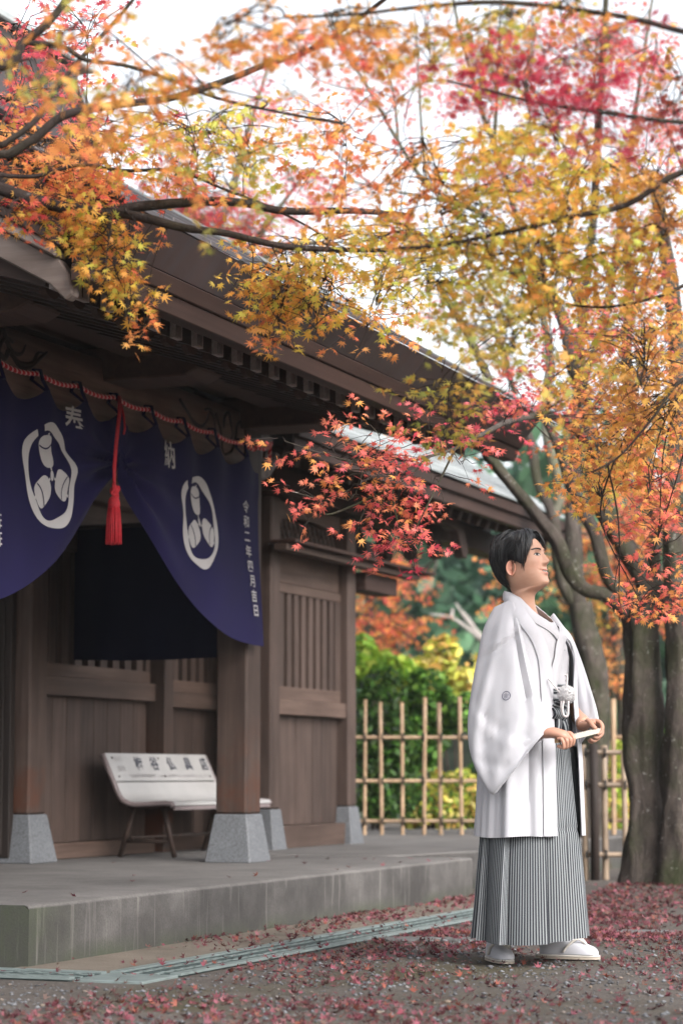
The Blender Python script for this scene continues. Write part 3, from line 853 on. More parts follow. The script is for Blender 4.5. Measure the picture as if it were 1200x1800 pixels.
# ------------------------------------------------------------------ platform, slab beside it, apron and drain
def concrete(name, base, streak=True, moss=True, pale=(0.25, 0.235, 0.215)):
    m, n, l, b = new_mat(name)
    v = coords(n, l)
    f = noise(n, l, v, 2.4, 7, 0.65); g = noise(n, l, v, 110, 3, 0.7); s = noise(n, l, coords(n, l, (24, 24, 1.6)), 1.0, 6, 0.6, 0.5)
    c = ramp(n, l, f, [(0.3, tuple(x * 0.68 for x in base)), (0.7, tuple(x * 1.2 for x in base))])
    c = mixc(n, l, ramp(n, l, g, [(0.36, 0.55), (0.52, 0.0)]), c, tuple(x * 0.45 for x in base))
    c = mixc(n, l, ramp(n, l, g, [(0.62, 0.0), (0.75, 0.5)]), c, tuple(min(1, x * 1.8) for x in base))
    if streak:
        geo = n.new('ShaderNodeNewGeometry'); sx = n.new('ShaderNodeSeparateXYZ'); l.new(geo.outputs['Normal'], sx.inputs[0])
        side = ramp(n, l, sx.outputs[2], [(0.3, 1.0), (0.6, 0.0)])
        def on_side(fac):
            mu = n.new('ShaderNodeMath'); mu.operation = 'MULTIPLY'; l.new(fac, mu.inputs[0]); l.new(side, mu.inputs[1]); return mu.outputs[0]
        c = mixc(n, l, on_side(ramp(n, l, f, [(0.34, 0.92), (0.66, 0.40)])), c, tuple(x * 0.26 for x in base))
        c = mixc(n, l, on_side(ramp(n, l, s, [(0.56, 0.0), (0.72, 0.4)])), c, pale)
        if moss:
            ox = n.new('ShaderNodeSeparateXYZ'); tc = n.new('ShaderNodeTexCoord'); l.new(tc.outputs['Object'], ox.inputs[0])
            mr = n.new('ShaderNodeMapRange'); mr.inputs[1].default_value = 0.0; mr.inputs[2].default_value = 0.45; mr.inputs[3].default_value = 1.0; mr.inputs[4].default_value = 0.0
            l.new(ox.outputs[0], mr.inputs[0])
            mz = n.new('ShaderNodeMapRange'); mz.inputs[1].default_value = 0.02; mz.inputs[2].default_value = 0.09; mz.inputs[3].default_value = 0.7; mz.inputs[4].default_value = 0.0
            l.new(ox.outputs[2], mz.inputs[0])
            mx = n.new('ShaderNodeMath'); mx.operation = 'MAXIMUM'; l.new(mr.outputs[0], mx.inputs[0]); l.new(mz.outputs[0], mx.inputs[1])
            mm = n.new('ShaderNodeMath'); mm.operation = 'MULTIPLY'; l.new(mx.outputs[0], mm.inputs[0]); l.new(ramp(n, l, f, [(0.38, 0.05), (0.62, 0.85)]), mm.inputs[1])
            c = mixc(n, l, on_side(mm.outputs[0]), c, (0.028, 0.042, 0.014))
    l.new(c, b.inputs['Base Color']); b.inputs['Roughness'].default_value = 0.85; b.inputs['Specular IOR Level'].default_value = 0.3
    bump(n, l, b, g, 0.3, 0.004)
    return m
M_CON = concrete('worn_concrete', (0.13, 0.121, 0.116))
M_APR = concrete('tan_concrete', (0.15, 0.125, 0.10), False)
def bobj(name, mb, mat, kind='structure', bevel=0.0, seg=1):
    o = mb.build(name, mat, None, bevel, seg=seg); o.location = GC; o.rotation_euler = (0, 0, GA)
    return tag(o, kind=kind)
pf = MB()
N = 60
for k in range(1):
    rows_ = [[(5.45 * i / N, 0.004 * mnoise.noise(Vector((i * 0.37, 1.0, 0))) + dv_, z + 0.002 * mnoise.noise(Vector((i * 0.5, z * 9, 3)))) for i in range(N + 1)]
             for dv_, z in ((0.0, -0.05), (0.0, 0.05), (0.0, 0.14), (0.0, PZ - 0.018), (0.006, PZ - 0.005), (0.02, PZ), (0.5, PZ), (3.0, PZ), (7.0, PZ))]
pf.grid(rows_[::-1])
pf.smooth = True
pf.add([(0, 0, -0.05), (0, 0, PZ - 0.018), (0, 0.02, PZ), (0, 7, PZ), (0, 7, -0.05)], [(0, 1, 2, 3, 4)])
pf.smooth = False
pf.add([(5.45, 0, -0.05), (5.45, 0, PZ - 0.018), (5.45, 0.02, PZ), (5.45, 7, PZ), (5.45, 7, -0.05)], [(4, 3, 2, 1, 0)])
bobj('platform', pf, M_CON)
sl = MB()
poly = [(5.47, 0.56), (6.48, 0.33), (12.5, 0.30), (12.5, 4.5), (5.47, 4.5)]
sl.prism(poly, lambda a, b_: (a, b_, -0.03), lambda a, b_: (a, b_, PZ + 0.004))
bobj('passage_slab', sl, M_CON, bevel=0.01)
ap = MB().box(-0.12, 5.6, -0.405, 0.03, -0.02, 0.010)
bobj('apron', ap, M_APR)
M_GRL = plain('pale_green_steel', (0.17, 0.205, 0.20), 0.5, 0.2, 0.2, 12, 0.05)
M_GRD = plain('dark_green_steel', (0.045, 0.063, 0.062), 0.55, 0.2, 0.3, 14, 0.05)
drain = empty('drain_grating', GC, GA, 'pale green steel drain grating running along the platform and turning its corner', 'drain')
def grate_mesh(L):
    m = MB()
    m.cur = 1; m.box(0.003, L - 0.003, -0.135, 0.135, -0.02, 0.006)
    m.cur = 0
    for y in (-0.125, 0.125): m.box(0.003, L - 0.003, y - 0.022, y + 0.022, 0.0065, 0.016)
    for y in (-0.045, 0.045): m.box(0.003, L - 0.003, y - 0.006, y + 0.006, 0.0065, 0.013)
    for y in (-0.09, -0.066, -0.02, 0.0, 0.02, 0.066, 0.09):
        m.cur = 1; m.box(0.003, L - 0.003, y - 0.004, y + 0.004, 0.0065, 0.011)
    m.cur = 0
    k = 0.06
    while k < L - 0.03:
        for y in (-0.045, 0.045): m.box(k, k + 0.02, y - 0.012, y + 0.012, 0.0134, 0.0145)
        k += 0.085
    return m.mesh('grate', [M_GRL, M_GRD])
g1 = grate_mesh(0.995)
for i in range(7):
    o = link('grate', g1, drain); o.location = (-0.11 + i * 0.998, -0.555, 0)
    o.rotation_euler = (random.uniform(-.004, .004), 0, random.uniform(-.002, .002))
for i in range(3):
    o = link('grate', g1, drain); o.location = (-0.27, -0.405 + i * 0.998, 0); o.rotation_euler = (0, 0, math.pi / 2)
cm = MB(); cm.box(-0.408, -0.113, -0.695, -0.412, -0.02, 0.010); cm.build('corner_plate', M_GRL, drain, 0.003)

# flat stones set in the ground in a row
M_SLAB = granite('flat_stone_grey', (0.10, 0.10, 0.098))
for i, (x, y, a, b_, rz) in enumerate([(0.30, 10.46, 0.14, 0.10, 0.1), (0.60, 10.50, 0.15, 0.09, 0.15), (1.42, 10.95, 0.15, 0.10, 0.1)]):
    ang = np.linspace(0, 2 * math.pi, 11, endpoint=False)
    rr = [1 + 0.13 * math.sin(3 * t + i) + 0.1 * math.cos(5 * t + 2 * i) for t in ang]
    pl = [(a * r_ * math.copysign(abs(math.cos(t)) ** 0.7, math.cos(t)), b_ * r_ * math.copysign(abs(math.sin(t)) ** 0.7, math.sin(t))) for t, r_ in zip(ang, rr)]
    m = MB().prism(pl, lambda p, q: (p, q, -0.05), lambda p, q: (p, q, 0.010))
    o = m.build('paving_stone', M_SLAB, None, 0.008, seg=2); o.location = (x, y, gh(x, y)); o.rotation_euler = (0, 0, rz)
    tag(o, ['flat grey paving stone lying nearest the drain grating among fallen leaves', 'flat grey paving stone next in the row, close behind the hakama hem', 'flat grey paving stone on the leafy ground towards the mossy double tree'][i], 'stone', 'flat stones set in the ground')

# ------------------------------------------------------------------ bamboo fences
def bamboo_mat(name, lo, hi):
    m, n, l, b = new_mat(name)
    v = coords(n, l)
    oi = n.new('ShaderNodeObjectInfo')
    f = noise(n, l, v, 5, 5, 0.6)
    c = ramp(n, l, f, [(0.3, lo), (0.7, hi)])
    hv = n.new('ShaderNodeHueSaturation'); mr = n.new('ShaderNodeMapRange'); mr.inputs[3].default_value = 0.75; mr.inputs[4].default_value = 1.2
    l.new(oi.outputs['Random'], mr.inputs[0]); l.new(mr.outputs[0], hv.inputs['Value']); l.new(c, hv.inputs['Color'])
    l.new(hv.outputs[0], b.inputs['Base Color']); b.inputs['Roughness'].default_value = 0.5
    return m
M_BAM = bamboo_mat('dry_bamboo', (0.20, 0.125, 0.07), (0.36, 0.245, 0.15))
M_BAMO = bamboo_mat('old_bamboo', (0.15, 0.105, 0.07), (0.27, 0.20, 0.14))
M_TIE = plain('black_cord', (0.02, 0.018, 0.017), 0.9)
def culm(p, q, r, m):
    p, q = Vector(p), Vector(q); L = (q - p).length; k = max(2, int(L / 0.24)); pts, rr = [], []
    off = random.random() * 0.1
    for i in range(k):
        t = (i + off) / k
        for dt, s in ((-0.016, 1.0), (0.0, 1.16), (0.016, 1.0)):
            tt = min(1, max(0, t + dt / L)); pts.append(p + (q - p) * tt); rr.append(r * s * (1 - 0.12 * tt))
    pts = [p] + [a for a in pts if 0.01 < (a - p).length < L - 0.01] + [q]
    rr = [r] * len(pts) if len(rr) != len(pts) - 2 else [r] + rr + [r * 0.88]
    return MB().tube(pts, rr, 8)
def fence(name, label, p, q, posts, h, rails, r, m, tall=()):
    e = empty(name, p, 0, label, 'fence')
    p, q = Vector(p), Vector(q); d = (q - p); L = d.length; d.normalize(); nrm = Vector((d.y, -d.x, 0))
    for i, s in enumerate(posts):
        b_ = d * s + nrm * (0.02 if i % 2 else -0.02)
        hh = h + random.uniform(-0.03, 0.03) + (0.12 if i in tall else 0)
        culm(b_ + Vector((0, 0, -0.06)), b_ + Vector((random.uniform(-.015, .015), random.uniform(-.015, .015), hh)), r * random.uniform(0.9, 1.1), m).build('bamboo_pole', m, e)
    for z in rails:
        culm(Vector((0, 0, z)) - d * 0.12, d * (L + 0.12) + Vector((0, 0, z)), r * 0.85, m).build('bamboo_rail', m, e)
        for i, s in enumerate(posts):
            c = d * s + Vector((0, 0, z)); t = MB()
            t.tube([c + nrm * 0.035 + Vector((0, 0, 0.03)), c + nrm * 0.045, c + nrm * 0.035 - Vector((0, 0, 0.03)), c - nrm * 0.035 - Vector((0, 0, 0.028)), c - nrm * 0.045, c - nrm * 0.035 + Vector((0, 0, 0.03)), c + nrm * 0.035 + Vector((0, 0, 0.03))], 0.008, 4)
            t.build('tie', M_TIE, e)
    return e
fence('bamboo_fence', 'tan bamboo lattice fence in front of the green hedge beside the wing', (0.10, 19, 0), (1.9, 19.15, 0), [0.09, 0.235, 0.41, 0.58, 0.73, 0.90, 1.07, 1.24, 1.41, 1.58, 1.75], 1.36, (0.36, 0.69, 1.05), 0.0175, M_BAM)
fr = fence('bamboo_fence', 'low old bamboo fence with a dark post between the tree trunks', (1.60, 16.3, 0), (2.75, 16.3, 0), [0.0, 0.13, 0.27, 0.41, 0.60, 0.80, 1.0], 0.94, (0.18, 0.67, 0.90), 0.022, M_BAMO)
MB().tube([(0.185, -0.06, -0.05), (0.19, -0.06, 0.5), (0.185, -0.06, 0.96)], [0.034, 0.032, 0.032], 10).build('fence_post', W_DARK, fr)
fence('bamboo_fence', 'taller pale bamboo fence standing behind the low old one', (1.7, 19.4, 0), (3.2, 18.6, 0), [0.1, 0.28, 0.46, 0.64, 0.82, 1.0, 1.2, 1.4], 1.28, (0.36, 0.69, 1.05), 0.022, M_BAM, tall=(3,))
# ------------------------------------------------------------------ vegetation
def leaf_mat(name, trans=0.52, rough=0.55):
    m, n, l, b = new_mat(name)
    at_ = n.new('ShaderNodeAttribute'); at_.attribute_name = 'Col'
    v = coords(n, l)
    f = noise(n, l, v, 45, 3, 0.6)
    c = mixc(n, l, ramp(n, l, f, [(0.62, 0.0), (0.76, 0.4)]), at_.outputs['Color'], (0.16, 0.05, 0.02))
    l.new(c, b.inputs['Base Color']); b.inputs['Roughness'].default_value = rough; b.inputs['Specular IOR Level'].default_value = 0.3
    t = n.new('ShaderNodeBsdfTranslucent'); l.new(c, t.inputs['Color'])
    mx = n.new('ShaderNodeMixShader'); mx.inputs[0].default_value = trans
    l.new(b.outputs[0], mx.inputs[1]); l.new(t.outputs[0], mx.inputs[2])
    l.new(mx.outputs[0], n['Material Output'].inputs['Surface'])
    return m
M_LEAF = leaf_mat('maple_leaf')
M_GREEN = leaf_mat('green_leaf', 0.35, 0.45)
def bark_mat(name, lo, hi, moss=0.5, mossc=(0.035, 0.045, 0.012), lichen=0.4):
    m, n, l, b = new_mat(name)
    v = coords(n, l, (1, 1, 0.35))
    f = noise(n, l, v, 14, 8, 0.7, 0.6); g = noise(n, l, coords(n, l), 2.4, 5, 0.65); h = noise(n, l, coords(n, l), 26, 3, 0.6)
    c = ramp(n, l, f, [(0.3, lo), (0.7, hi)])
    c = mixc(n, l, ramp(n, l, g, [(0.46, 0.0), (0.66, moss)]), c, mossc)
    c = mixc(n, l, ramp(n, l, h, [(0.64, 0.0), (0.72, lichen)]), c, (0.34, 0.34, 0.31))
    l.new(c, b.inputs['Base Color']); b.inputs['Roughness'].default_value = 0.9; b.inputs['Specular IOR Level'].default_value = 0.2
    bump(n, l, b, f, 1.0, 0.03)
    return m
M_BARK = bark_mat('mossy_bark', (0.026, 0.021, 0.0185), (0.105, 0.086, 0.074), 0.8, (0.026, 0.036, 0.010), 0.6)
M_TWIG = bark_mat('dark_twig_bark', (0.018, 0.013, 0.012), (0.055, 0.040, 0.035), 0.4, (0.05, 0.05, 0.02), 0.2)
M_GTWIG = bark_mat('grey_green_bark', (0.085, 0.085, 0.06), (0.19, 0.18, 0.14), 0.5, (0.10, 0.11, 0.05), 0.2)

def star(lobes=7):
    a = {7: [0, 38, 76, 122], 5: [0, 45, 95]}[lobes]; L = {7: [1.0, 0.93, 0.74, 0.42], 5: [1.0, 0.88, 0.6]}[lobes]
    pts = []
    full = [(-a[i], L[i]) for i in range(len(a) - 1, 0, -1)] + [(a[i], L[i]) for i in range(len(a))]
    for i, (an, le) in enumerate(full):
        pts.append((an, le))
        if i < len(full) - 1:
            pts.append(((an + full[i + 1][0]) / 2, 0.30 if lobes == 7 else 0.34))
    pts.append((180, 0.10))
    V = [(0, 0, 0)]
    for an, r in pts:
        V.append((r * math.sin(rad(an)), r * math.cos(rad(an)), -0.16 * r * r))
    n = len(pts)
    F = [(0, 1 + (i + 1) % n, 1 + i) for i in range(n)]
    V = np.array(V) * 0.55; V[:, 1] += 0.05
    return V, np.array(F)
STAR7, STAR5 = star(7), star(5)
OVAL = (np.array([(0, -0.5, 0), (0.26, -0.1, 0.03), (0.2, 0.25, 0.0), (0, 0.5, -0.06), (-0.2, 0.25, 0.0), (-0.26, -0.1, 0.03)]), np.array([(0, 1, 2), (0, 2, 3), (0, 3, 4), (0, 4, 5)]))
def frames(nrm, tip):
    nrm = nrm / (np.linalg.norm(nrm, axis=1, keepdims=True) + 1e-9)
    tip = tip - nrm * (tip * nrm).sum(1, keepdims=True)
    tip = tip / (np.linalg.norm(tip, axis=1, keepdims=True) + 1e-9)
    return np.stack([np.cross(tip, nrm), tip, nrm], 2)
def leaves_mesh(name, pos, nrm, tip, size, col, tpl):
    V, F = tpl
    R = frames(nrm, tip)
    n = len(pos)
    W = np.einsum('nij,mj->nmi', R, V) * size[:, None, None] + pos[:, None, :]
    FF = F[None] + (np.arange(n) * len(V))[:, None, None]
    return fast_mesh(name, W.reshape(-1, 3), FF.reshape(-1, 3), np.repeat(col, len(V), axis=0))

PAL = {
 'orange': [(0.800, 0.290, 0.093), (0.820, 0.360, 0.106), (0.760, 0.220, 0.093), (0.800, 0.400, 0.118)],
 'orange_red': [(0.780, 0.190, 0.087), (0.800, 0.280, 0.081), (0.720, 0.130, 0.099), (0.740, 0.380, 0.093)],
 'yellow': [(0.820, 0.520, 0.093), (0.800, 0.430, 0.081), (0.640, 0.540, 0.093), (0.820, 0.360, 0.081)],
 'yellow_green': [(0.660, 0.560, 0.093), (0.520, 0.500, 0.093), (0.780, 0.520, 0.093), (0.760, 0.400, 0.081)],
 'olive': [(0.460, 0.380, 0.081), (0.580, 0.400, 0.081), (0.360, 0.360, 0.093), (0.620, 0.320, 0.081)],
 'olive_orange': [(0.740, 0.360, 0.081), (0.600, 0.420, 0.081), (0.780, 0.300, 0.074), (0.600, 0.240, 0.068)],
 'brown': [(0.600, 0.260, 0.074), (0.700, 0.340, 0.081), (0.400, 0.160, 0.068), (0.740, 0.400, 0.081)],
 'red': [(0.720, 0.110, 0.085), (0.760, 0.190, 0.103), (0.640, 0.070, 0.076), (0.760, 0.260, 0.094)],
 'pink': [(0.740, 0.130, 0.148), (0.760, 0.200, 0.193), (0.620, 0.080, 0.112), (0.760, 0.220, 0.121)],
 'crimson': [(0.460, 0.035, 0.071), (0.540, 0.055, 0.076), (0.340, 0.030, 0.058)],
 'dark_red': [(0.300, 0.050, 0.049), (0.420, 0.100, 0.058), (0.240, 0.045, 0.049)],
 'salmon': [(0.780, 0.250, 0.139), (0.780, 0.180, 0.130), (0.800, 0.340, 0.103), (0.720, 0.140, 0.112)],
}
class Tree:
    def __init__(self, name, label, base, bark, twigbark, group=None, cat='tree', tpl=STAR7, leafmat=None, singles=0, min_y=0):
        self.root = empty(name, base, 0, label, cat, group)
        self.base = Vector(base); self.bark, self.tb = bark, twigbark
        self.trunk, self.limbs, self.twigs = MB(), [], MB()
        self.nodes = []                      # points a branch can grow from: (pos, radius)
        self.P, self.N, self.T, self.S, self.C = [], [], [], [], []
        self.tpl, self.leafmat, self.singles = tpl, leafmat or M_LEAF, singles
    def smooth(self, pts, n=5):
        out = []
        m = len(pts)
        for i in range(m - 1):
            p0, p1, p2, p3 = (pts[max(0, min(m - 1, i + q))] for q in (-1, 0, 1, 2))
            for k in range(n):
                t = k / n
                out.append(0.5 * ((2 * p1) + (p2 - p0) * t + (2 * p0 - 5 * p1 + 4 * p2 - p3) * t * t + (3 * p1 - p0 - 3 * p2 + p3) * t ** 3))
        out.append(pts[-1])
        return out
    def limb(self, pts, r0, r1, name='limb', n=9, trunk=False, flare=0, wob=0.25, twig=False, pw=1.0):
        pts = self.smooth([Vector(p) for p in pts])
        m = len(pts); rr = [r1 + (r0 - r1) * (1 - i / (m - 1)) ** pw for i in range(m)]
        if flare:
            z0 = pts[0].z
            rr = [r * (1 + flare * math.exp(-(p.z - z0) / 0.16)) for r, p in zip(rr, pts)]
        mb = self.trunk if trunk else MB()
        off = self.base
        mb.tube([p - off for p in pts], rr, n, jitter=wob)
        if not trunk: mb.build(name, self.tb if twig else self.bark, self.root)
        for p, r in zip(pts, rr): self.nodes.append((p, r))
    def twig(self, p, d, L, pal, size, droop=0.5, r=0.0022, gap=None, dens=2):
        """one leafy twig from p in direction d"""
        rnd = random
        gap = gap or size * 0.62
        k = max(2, int(L / gap)); pts = [p.copy()]; q = p.copy(); d = d.normalized()
        for i in range(k):
            d = (d + Vector((rnd.gauss(0, .12), rnd.gauss(0, .12), rnd.gauss(0, .08) - droop * 0.10))).normalized()
            q = q + d * (L / k)
            pts.append(q.copy())
            s = d.cross(Vector((0, 0, 1)))
            s = s.normalized() if s.length > 1e-3 else Vector((1, 0, 0))
            for sgn in ((-1, 1) if dens >= 2 else (rnd.choice((-1, 1)),)):
                if rnd.random() < 0.12: continue
                out = (d * rnd.uniform(0.1, 0.8) + s * sgn * rnd.uniform(0.4, 1.0) + Vector((0, 0, rnd.uniform(-0.9, 0.05)))).normalized()
                nn = Vector((rnd.gauss(0, .55), rnd.gauss(-.15, .6), 0.75 + rnd.gauss(0, .4)))
                self.leaf(q + out * size * rnd.uniform(0.3, 0.8), nn, out, size * rnd.uniform(0.62, 1.25), pal)
        self.leaf(q, Vector((rnd.gauss(0, .5), rnd.gauss(-.2, .6), 0.6)), d, size * 1.05, pal)
        self.twigs.tube([a - self.base for a in pts], [r * (1 - 0.75 * i / k) for i in range(k + 1)], 3, cap=False)
    def leaf(self, p, n, t, s, pal):
        c = random.choice(PAL[pal]) if isinstance(pal, str) else random.choice(pal)
        f = random.uniform(0.72, 1.15); g = random.uniform(0.85, 1.15)
        self.P.append(p - self.base); self.N.append(n); self.T.append(t); self.S.append(s); self.C.append((min(.88, c[0] * f), c[1] * f * g, c[2] * f))
    def cluster(self, px, py, rx, ry, Y, dY, n, pal, L=0.30, size=0.055, droop=0.6, dirx=None, br=0.0018, dens=2, reach=3.0):
        """a spray of twigs filling an ellipse of the picture at a real distance, joined to the nearest limb"""
        sc = Y / 4026.0
        nb = max(1, n // 11)
        per = n / nb
        for b in range(nb):
            t = random.uniform(0, 2 * math.pi); r = math.sqrt(random.random()) * 0.85
            c = at(px + rx * r * math.cos(t), py + ry * r * math.sin(t), Y + random.uniform(-dY, dY))
            # joined branch
            best = min(self.nodes, key=lambda q: (q[0] - c).length - q[1])[0]
            span = (c - best)
            if span.length > reach: best = c - span.normalized() * min(reach, span.length); 
            mid = best + span * 0.5 + Vector((random.gauss(0, .08), random.gauss(0, .08), abs(random.gauss(0, .06)))) * min(1, span.length)
            far = c + (span.normalized() if span.length > .05 else Vector((1, 0, 0))) * rx * sc * 0.5 + Vector((0, 0, -0.04))
            bp = self.smooth([best, mid, c, far], 5)
            rb = br * (1 + min(1.0, span.length))
            self.twigs.tube([a - self.base for a in bp], [rb * (1 - 0.7 * i / (len(bp) - 1)) for i in range(len(bp))], 4, cap=False)
            for k in range(int(per + random.random())):
                q = bp[random.randint(int(len(bp) * 0.45), len(bp) - 1)]
                tt = random.uniform(0, 2 * math.pi); rr = math.sqrt(random.random())
                w_ = at(px + rx * rr * math.cos(tt), py + ry * rr * math.sin(tt), Y + random.uniform(-dY, dY))
                st = q + (w_ - q) * random.uniform(0.3, 0.8)
                if (st - q).length > 0.06:
                    self.twigs.tube([q - self.base, (q + st) * 0.5 - self.base + Vector((0, 0, .015)), st - self.base], [0.0024, 0.002, 0.0017], 3, cap=False)
                dr = (w_ - q); dr = dr.normalized() if dr.length > 1e-3 else Vector((1, 0, 0))
                dr = dr + Vector((random.gauss(0, .4), random.gauss(0, .4), random.gauss(-0.05, .18)))
                if dirx: dr += Vector(dirx)
                self.twig(st, dr, L * random.uniform(0.6, 1.25), pal, size, droop, dens=dens)
    def finish(self):
        if self.trunk.v: self.trunk.build('trunk', self.bark, self.root)
        if self.twigs.v: tag(self.twigs.build('twigs', self.tb, self.root), kind='stuff')
        if not self.P: return
        P, N, T = (np.array([tuple(v) for v in a]) for a in (self.P, self.N, self.T)); S, C = np.array(self.S), np.array(self.C)
        rest = np.ones(len(P), bool)
        if self.singles:
            b = np.array(self.base); w_ = P + b
            dy = w_[:, 1]; sz = S / dy
            xx = w_[:, 0] / dy; zz = (w_[:, 2] - CAM_H) / dy
            inside = (np.abs(xx) < 0.146) & (zz < 0.335) & (zz > -0.1)
            order = np.argsort(-sz * inside)[:self.singles]
            rest[order] = False
            # leaf meshes of this tree's colours, shared by the single leaves
            key = {}
            R = frames(N[order], T[order])
            qz = np.clip((C[order] * 7).round() / 7, 0.01, 0.7)
            for i, k in enumerate(order):
                ck = tuple(qz[i])
                if ck not in key:
                    cc = C[order][np.all(qz == qz[i], axis=1)].mean(0)
                    V, F = self.tpl
                    me = fast_mesh('leaf', V, F, np.repeat(cc[None], len(V), 0)); me.materials.append(self.leafmat); key[ck] = me
                o = link('leaf', key[ck], self.root)
                Mx = np.eye(4); Mx[:3, :3] = R[i] * S[k]; Mx[:3, 3] = P[k]
                o.matrix_local = Matrix([list(q) for q in Mx])
        me = leaves_mesh('leaves', P[rest], N[rest], T[rest], S[rest], C[rest], self.tpl)
        me.materials.append(self.leafmat)
        tag(link('leaves', me, self.root), kind='stuff')

def pix(Y, *pts): return [at(px, py, Y if not len(o) else o[0]) for px, py, *o in pts]

# ---- near maple whose trunk stands out of view beside the platform
A = Tree('maple_tree', 'near maple with dark boughs and orange to yellow leaves hanging before the copper roof', (-2.75, 7.4, 0), M_TWIG, M_TWIG, singles=300)
A.limb([(-2.75, 7.4, -0.1), (-2.72, 7.42, 0.8), (-2.62, 7.4, 1.7), (-2.45, 7.4, 2.4), (-2.3, 7.35, 3.2), (-2.25, 7.3, 4.4)], 0.15, 0.07, trunk=True, flare=0.6)
A.limb([(-2.45, 7.4, 2.35), (-1.9, 7.5, 2.75)] + pix(7.6, (-60, 322), (62, 352), (125, 367), (208, 375), (233, 364), (354, 354), (430, 357), (500, 371), (620, 371), (720, 378, 7.7)), 0.027, 0.008, pw=0.8)
A.limb(pix(7.6, (215, 374), (260, 384), (325, 400), (395, 409), (500, 433), (640, 440), (740, 436)), 0.019, 0.006)
A.limb([(-2.3, 7.35, 3.0), (-1.75, 7.2, 3.05)] + pix(7.0, (-40, 262), (50, 250), (110, 205), (200, 185), (300, 172), (400, 140), (470, 112), (540, 90), (620, 40, 6.9), (700, -20, 6.8)), 0.016, 0.006, pw=0.7)
A.limb(pix(7.0, (0, 258), (60, 215), (90, 170), (135, 112), (200, 40), (250, -20)), 0.010, 0.005)
A.limb([(-2.28, 7.3, 3.3), (-1.8, 7.0, 3.35)] + pix(6.8, (-30, 110), (45, 72), (90, 35), (130, -20)), 0.018, 0.011)
A.limb(pix(6.8, (45, 75), (110, 82), (150, 105), (220, 115), (300, 140), (380, 172), (480, 195), (600, 217)), 0.009, 0.004)
A.limb(pix(7.6, (-20, 305), (60, 310), (140, 290), (220, 300), (310, 300), (400, 335), (470, 362), (560, 410), (600, 450)), 0.008, 0.003)
for a in [ # px, py, rx, ry, Y, dY, twigs, palette, length
 (60, 235, 110, 50, 7.8, .35, 26, 'orange', .26), (70, 300, 110, 50, 7.9, .3, 30, 'orange', .26), (150, 310, 90, 50, 7.9, .3, 26, 'orange_red', .24),
 (50, 170, 90, 45, 8.6, .3, 20, 'pink', .26), (60, 60, 90, 60, 8.8, .3, 30, 'pink', .26), (140, 40, 60, 50, 8.6, .3, 10, 'pink', .26), (180, 190, 60, 40, 8.4, .3, 8, 'pink', .24),
 (25, 362, 45, 20, 7.6, .2, 12, 'red', .14), (125, 362, 70, 26, 7.6, .15, 20, 'yellow', .15), (170, 400, 45, 36, 7.6, .15, 26, 'yellow', .13), (110, 345, 80, 26, 7.7, .2, 16, 'orange', .16),
 (205, 470, 34, 36, 7.6, .12, 22, 'yellow', .11), (232, 530, 24, 40, 7.6, .1, 14, 'yellow', .10), (248, 575, 14, 24, 7.6, .08, 7, 'orange', .08), (205, 360, 36, 30, 7.7, .15, 10, 'red', .14), (190, 430, 40, 34, 7.6, .12, 14, 'yellow_green', .12), (215, 450, 24, 30, 7.6, .1, 7, 'orange', .1),
 (90, 130, 70, 40, 5.6, .3, 5, 'olive', .25), (160, 60, 60, 50, 5.4, .3, 5, 'olive_orange', .22),
 (260, 160, 90, 36, 5.4, .3, 12, 'orange', .26), (330, 140, 60, 40, 5.6, .3, 6, 'olive_orange', .24), (200, 240, 90, 40, 7.4, .3, 10, 'olive_orange', .26), (170, 215, 60, 40, 7.2, .3, 9, 'olive_orange', .24),
 (330, 215, 90, 40, 7.3, .3, 16, 'yellow_green', .26), (400, 230, 80, 50, 7.2, .3, 15, 'yellow_green', .24), (300, 300, 120, 26, 7.7, .2, 15, 'orange_red', .24), (430, 260, 70, 40, 6.8, .3, 10, 'yellow_green', .24), (470, 240, 60, 40, 7.3, .3, 8, 'orange', .24),
 (330, 240, 70, 30, 7.6, .2, 9, 'orange_red', .24), (400, 300, 80, 40, 6.2, .3, 8, 'olive', .22), (560, 215, 60, 50, 7.2, .3, 10, 'orange', .24), (600, 250, 70, 40, 7.0, .3, 10, 'orange', .24),
 (490, 490, 70, 34, 8.0, .2, 22, 'yellow', .15), (550, 530, 90, 36, 8.0, .2, 26, 'yellow', .17), (478, 545, 34, 40, 8.0, .12, 16, 'yellow', .12), (610, 500, 90, 46, 8.0, .3, 22, 'yellow', .19), (580, 440, 110, 36, 7.8, .3, 16, 'yellow_green', .22), (650, 545, 60, 36, 8.2, .2, 12, 'orange', .17), (470, 590, 16, 22, 8.0, .08, 6, 'orange', .08),
 (435, 512, 26, 12, 8.0, .1, 6, 'yellow', .1), (700, 470, 90, 60, 7.6, .4, 24, 'yellow_green', .26), (520, 440, 60, 40, 7.8, .2, 10, 'olive_orange', .22), (640, 400, 110, 50, 7.4, .4, 22, 'yellow', .26),
]: A.cluster(*a, size=0.052)
A.finish()

